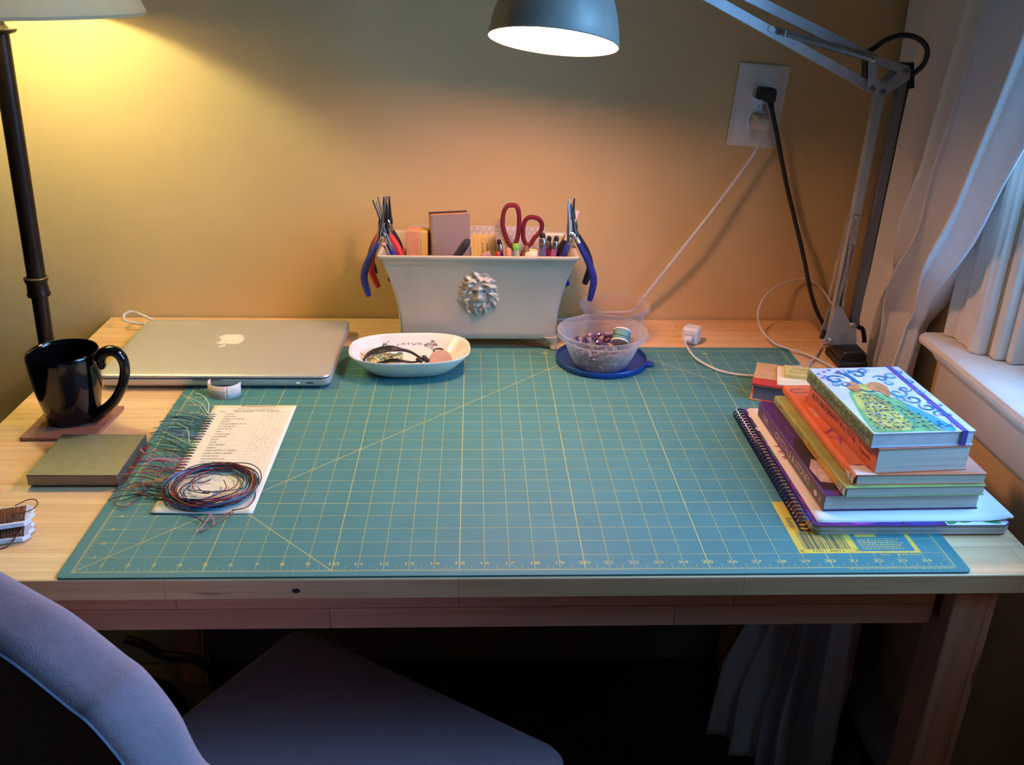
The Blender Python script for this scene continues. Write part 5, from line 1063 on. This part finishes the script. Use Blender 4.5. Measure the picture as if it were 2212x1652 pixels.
mb.text('Angel', .0085, 2, frame(M3_ @ Vector((.0150, .190, h+.0002)), M3_.to_3x3() @ Vector((0, -1, 0)), M3_.to_3x3() @ Vector((1, 0, 0))), 1.0)
mb.strip([( .016+x, .218+y) for x, y in ell(0, 0, .0125, .0060, 26)[4:24]], .0012, h+.0002, 3, M3_)
part('lettering', mb, [mat('label_white', (226, 220, 212), .6), ink, mat('title_red', (150, 44, 40), .5), mat('mark_indigo', (54, 36, 84), .5)], s3, flat=True)
z += h+.0003
# yogi book
yg = mat('book_coral', (206, 112, 80), .35, var=.04); o = Vector((.8290, .0890, z)); h = .0295
b4, M4_, s4, f4_ = book('yogi_book', 'thick coral paperback titled Autobiography of a Yogi, beneath the peacock journal', o, R(4.5), .107, .178, h, yg, yg, pages, rnd=.0015)
mb = MB(); fm = spine_text(M4_, 0, .110, .0125, 0); mb.text('AUTOBIOGRAPHY of a YOGI', .0078, 0, fm, .82)
fm = spine_text(M4_, 0, .026, .0165, 0); mb.text('Paramahansa', .0046, 0, fm, .9); fm = spine_text(M4_, 0, .026, .0090, 0); mb.text('Yogananda', .0046, 0, fm, .9); fm = spine_text(M4_, 0, .052, .0125, 0); mb.flat(ell(0, 0, .0018, .0018, 6), 0, 0, fm)
part('title', mb, mat('title_brown', (86, 34, 24), .5), s4, flat=True)
z += h+.0002
# peacock journal
o = Vector((.8205, .0920, z)); h = .0172; JW, JD = .1165, .176
jw = mat('journal_pale', (194, 198, 214), .4, var=.07, vs=22); jg = mat('journal_spine_green', (126, 144, 108), .45, var=.25, vs=120)
b5, M5, s5, f5 = book('peacock_journal', 'journal with a painted peacock on pale cover and purple elastic band, topmost of the stack', o, R(3.5), JW, JD, h, jw, jg, mat('journal_pages', (206, 206, 206), .85, var=.05), cat='journal', rnd=.0012, ct=.0010)
C = [mat('pk_teal', (30, 110, 160), .4, var=.12, vs=60), mat('pk_green', (110, 166, 110), .4, var=.2, vs=90), mat('pk_yellow', (186, 180, 96), .4, var=.2, vs=90), mat('pk_eye', (28, 56, 130), .4), mat('pk_ochre', (190, 130, 84), .4, var=.25, vs=120), mat('pk_sky', (70, 150, 190), .4, var=.15, vs=60), mat('pk_violet', (110, 96, 180), .4, var=.1), mat('pk_cloud', (214, 212, 222), .5, var=.05), mat('pk_moss', (92, 130, 92), .4, var=.2, vs=90), mat('pk_straw', (206, 190, 120), .4, var=.2, vs=90)]
mb = MB(); zt = h+.00006; lay = [0]
def fl(poly, m, n=0):
    lay[0] += 1; mb.flat([(p.x, p.y) for p in smooth_path([(a*JW, b*JD, 0) for a, b in poly], 5, True)] if n == 0 else [(a*JW, b*JD) for a, b in poly], zt+lay[0]*.0000022, m, M5)
rn = random.Random(14)
for k in range(8): fl([(x/JW, y/JD) for x, y in ell(rn.uniform(.02, .10), rn.uniform(.02, .17), rn.uniform(.006, .018), rn.uniform(.006, .014), 14)], 7, 1)
fl([(.18,.60),(.30,.62),(.42,.60),(.56,.50),(.70,.32),(.80,.14),(.82,.02),(.60,.012),(.30,.012),(.06,.015),(.03,.06),(.06,.25),(.12,.45)], 1)
fl([(.22,.58),(.34,.60),(.40,.52),(.44,.34),(.46,.14),(.40,.05),(.22,.04),(.12,.10),(.12,.30),(.16,.48)], 2)
fl([(.62,.40),(.70,.32),(.80,.14),(.82,.02),(.70,.02),(.66,.16),(.60,.30)], 5)
for k in range(230):
    t = rn.random()**.75; s_ = rn.uniform(-1, 1); wdt = .06+.36*t; x = .31+.12*t+wdt*s_*.92; y = .57-.54*t; an = atan2(-.54*JD, (.12+.36*s_)*JW)
    if .04 < x < .82 and y > .02: fl([(x+(a*cos(an)-b*sin(an))/JW, y+(a*sin(an)+b*cos(an))/JD) for a, b in ell(0, 0, rn.uniform(.002, .0055), rn.uniform(.0003, .0008), 7)], rn.choice((1, 2, 2, 5, 8, 8, 9)), 1)
for r_ in range(9):
    for i in range(3+r_):
        t = (r_+.6)/9.6; cx = .30+.14*t; wdt = .07+.40*t; x = cx+wdt*((i+.5+.25*(r_ % 2))/(3+r_)*2-1)*.88+rn.uniform(-.012, .012); y = .57-.55*t+rn.uniform(-.012, .012)
        if 0.05 < x < .80 and y > .02: fl([(x+a/JW, y+b/JD) for a, b in ell(0, 0, rn.uniform(.0014, .0020), rn.uniform(.0009, .0013), 9, rn.uniform(-.5, .5))], 3, 1)
fl([(.30,.88),(.34,.90),(.37,.84),(.40,.74),(.45,.68),(.50,.66),(.46,.60),(.36,.60),(.30,.66),(.32,.74),(.33,.82)], 0)
fl([(.36,.72),(.44,.70),(.44,.62),(.38,.60),(.33,.64)], 2)
fl([(.22,.70),(.28,.75),(.34,.74),(.33,.66),(.30,.60),(.24,.60),(.21,.64)], 4)
fl([(.42,.68),(.50,.74),(.58,.73),(.62,.67),(.60,.60),(.55,.52),(.52,.50),(.50,.58),(.44,.60)], 4)
fl([(.27,.90),(.31,.905),(.33,.89),(.31,.875)], 0); fl([(.235,.885),(.27,.893),(.275,.883)], 4)
for k in range(3): fl([(.31,.90),(.28-.02*k,.945-.012*k),(.295-.018*k,.948-.01*k)], 3, 1)
def scroll(x, y, s, dirn, m, turns=1.35, a0=0):
    pts = []; 
    for i in range(34):
        t = i/33; a = a0+dirn*2*pi*turns*t; r_ = s*(1-t*.86); pts.append((x*JW+r_*cos(a), y*JD+r_*sin(a)))
    lay[0] += 1; mb.strip(pts, [.0006+.0026*sin(pi*min(1, i/33*1.1))**.7*(s/.012) for i in range(34)], zt+lay[0]*.0000022, m, M5)
for x, y, s, d, m, a in ((.17,.80,.013,1,0,0),(.21,.72,.008,-1,0,2),(.13,.72,.006,1,5,1),(.46,.88,.011,-1,0,3),(.56,.93,.008,1,0,0),(.40,.93,.007,1,5,2),(.66,.56,.012,-1,5,1),(.74,.46,.011,1,0,3),(.62,.48,.007,1,5,4),(.78,.62,.008,-1,0,0),(.80,.34,.010,1,0,2),(.86,.24,.009,-1,0,4),(.70,.72,.007,1,5,1),(.66,.80,.009,-1,0,3),(.80,.83,.010,1,5,0),(.92,.90,.006,-1,0,2),(.93,.74,.007,1,0,1),(.91,.58,.006,-1,5,0)): scroll(x, y, s, d, m, 1.3, a)
def blossom(x, y, s, m):
    for k in range(5): a = 2*pi*k/5; fl([(x+(s*cos(a)+p)/JW, y+(s*sin(a)+q)/JD) for p, q in ell(0, 0, s*.7, s*.55, 8, a)], m, 1)
for x, y in ((.05,.90),(.09,.86),(.13,.93),(.05,.83),(.11,.80),(.20,.96),(.25,.91),(.87,.12),(.82,.08),(.90,.30),(.95,.36),(.86,.40),(.90,.44),(.93,.22),(.88,.06),(.74,.10)): blossom(x, y, .0016, 6 if rn.random() < .6 else 0)
part('cover_painting', mb, C, f5, flat=True)
mb = MB(); Mz = frame(M5 @ Vector((-.0002, 0, 0)), M5.to_3x3() @ Vector((0, -1, 0)), (0, 0, 1))
for k in range(16):
    y = -.006-.0108*k
    for s_ in (-1, 1):
        pts = []
        for i in range(22): t = i/21; a = s_*2*pi*1.1*t+(pi/2)*(1-s_)+k; r_ = .0052*(1-.85*t); pts.append((y-.0027*s_+r_*cos(a), h*.5+.0026*s_+r_*sin(a)*.9))
        mb.strip(pts, [.0003+.0012*sin(pi*i/21) for i in range(22)], .00004*(k % 3+1), 0 if s_ > 0 else 1, Mz)
    mb.flat(ell(y+.004, h*.35, .0015, .0015, 9), .0002, 2, Mz)
part('spine_scrolls', mb, [mat('scroll_green', (52, 92, 84), .5), mat('scroll_olive', (86, 110, 70), .5), mat('scroll_rose', (176, 130, 104), .5)], s5, flat=True)
x0 = .868*JW; mb = MB().box((x0, -.0008, -.0002), (x0+.0062, JD+.0008, h+.0005), 0, M5); 
mbo = MB()
for lo, hi in (((x0, -.0009, h), (x0+.0062, JD+.0009, h+.0006)), ((x0, -.0009, -.0001), (x0+.0062, -.0003, h+.0006)), ((x0, JD+.0003, -.0001), (x0+.0062, JD+.0009, h+.0006))): mbo.box(lo, hi, 0, M5)
part('elastic_band', mbo, mat('elastic_purple', (92, 66, 156), .7, bump=.2, bs=2000), b5)
mb = MB()
# ------------------------------------------------------------------ tan hardcover with note pad behind the stack
ha = R(-21); o = Vector((.7855, .3990, .0002)); HW, HD, hh = .122, .083, .0262
Mh_ = quad_frame(o, ha); hb = thing('tan_hardcover', 'small tan hardcover with red band and shaded grey page edges behind the book stack', 'book', tuple(o))
tan = mat('kraft_board', (204, 158, 106), .7, var=.05, vs=60); redc = mat('cloth_red', (196, 62, 54), .6, var=.05); shade_pg = mat('shaded_pages', (112, 112, 124), .8, var=.06, vs=3, stretch=(4, 4, 800))  # shade on the page edges is painted in as grey
part('back_cover', MB().box((0, 0, 0), (HW, HD, .0024), 0, Mh_), redc, hb, bevel=.0005); part('page_block', MB().box((.003, .002, .0024), (HW-.002, HD-.003, hh-.0026), 0, Mh_), shade_pg, hb)
fc = part('front_cover', MB().box((0, 0, hh-.0026), (HW, HD, hh), 0, Mh_), tan, hb, bevel=.0005); part('red_band', MB().box((-.0003, -.0003, hh-.0024), (HW+.0002, .0225, hh+.0003), 0, Mh_), redc, fc); part('white_edge', MB().box((.001, .0008, hh-.0034), (HW-.002, .0016, hh-.0025), 0, Mh_), paper, hb)
part('tan_corner', MB().box((-.0002, -.0002, -.0001), (.016, .02, .0026), 0, Mh_), tan, hb)
Mp = Mh_ @ Matrix.Translation((.034, .004, hh+.0005)) @ Matrix.Rotation(R(4), 4, 'Z')
solo('cream_envelope', MB().box((0, 0, 0), (.080, .066, .0022), 0, Mp), cream, 'cream paper pad lying on the tan hardcover', 'paper pad', tuple(Mp @ Vector((0, 0, 0))), bevel=.0003)
Ms5 = Mp @ Matrix.Translation((.010, .026, .0024)) @ Matrix.Rotation(R(1), 4, 'Z'); sn = thing('sticky_note_pad', 'yellow sticky note pad with pencil writing on the cream pad', 'note pad', tuple(Ms5 @ Vector((0, 0, 0))))
part('pad', MB().box((0, 0, 0), (.060, .036, .0052), 0, Ms5), mat('sticky_yellow', (206, 190, 112), .85, var=.03), sn, bevel=.0003)
mb = MB()
for k, s_ in enumerate(('crystal', 'Amethyst')): mb.text(s_, .0058, 0, Ms5 @ Matrix.Translation((.026, .022-.012*k, .0053)), 1.25)
part('handwriting', mb, mat('pencil_grey', (130, 120, 84), .8), sn, flat=True)

# ------------------------------------------------------------------ cords in the shadow under the desk
pts = [at(u, v, 1, .60) for u, v in ((270, 1380), (310, 1392), (345, 1412), (380, 1418), (420, 1424), (455, 1448), (480, 1500), (500, 1580))]
solo('thick_black_cord', MB().tube(smooth_path(pts, 8), .0085, 10), cord_b, 'thick black cord arching in the shadow under the left of the desk', 'cord', tuple(at(420, 1424, 1, .60)))
pts = [at(u, v, 1, .66) for u, v in ((436, 1300), (437, 1400), (441, 1440), (448, 1475), (452, 1560))]
solo('thin_white_cord', MB().tube(smooth_path(pts, 8), .0018, 8), cord_w, 'thin white cord hanging down under the left of the desk', 'cord', tuple(at(441, 1440, 1, .66)))
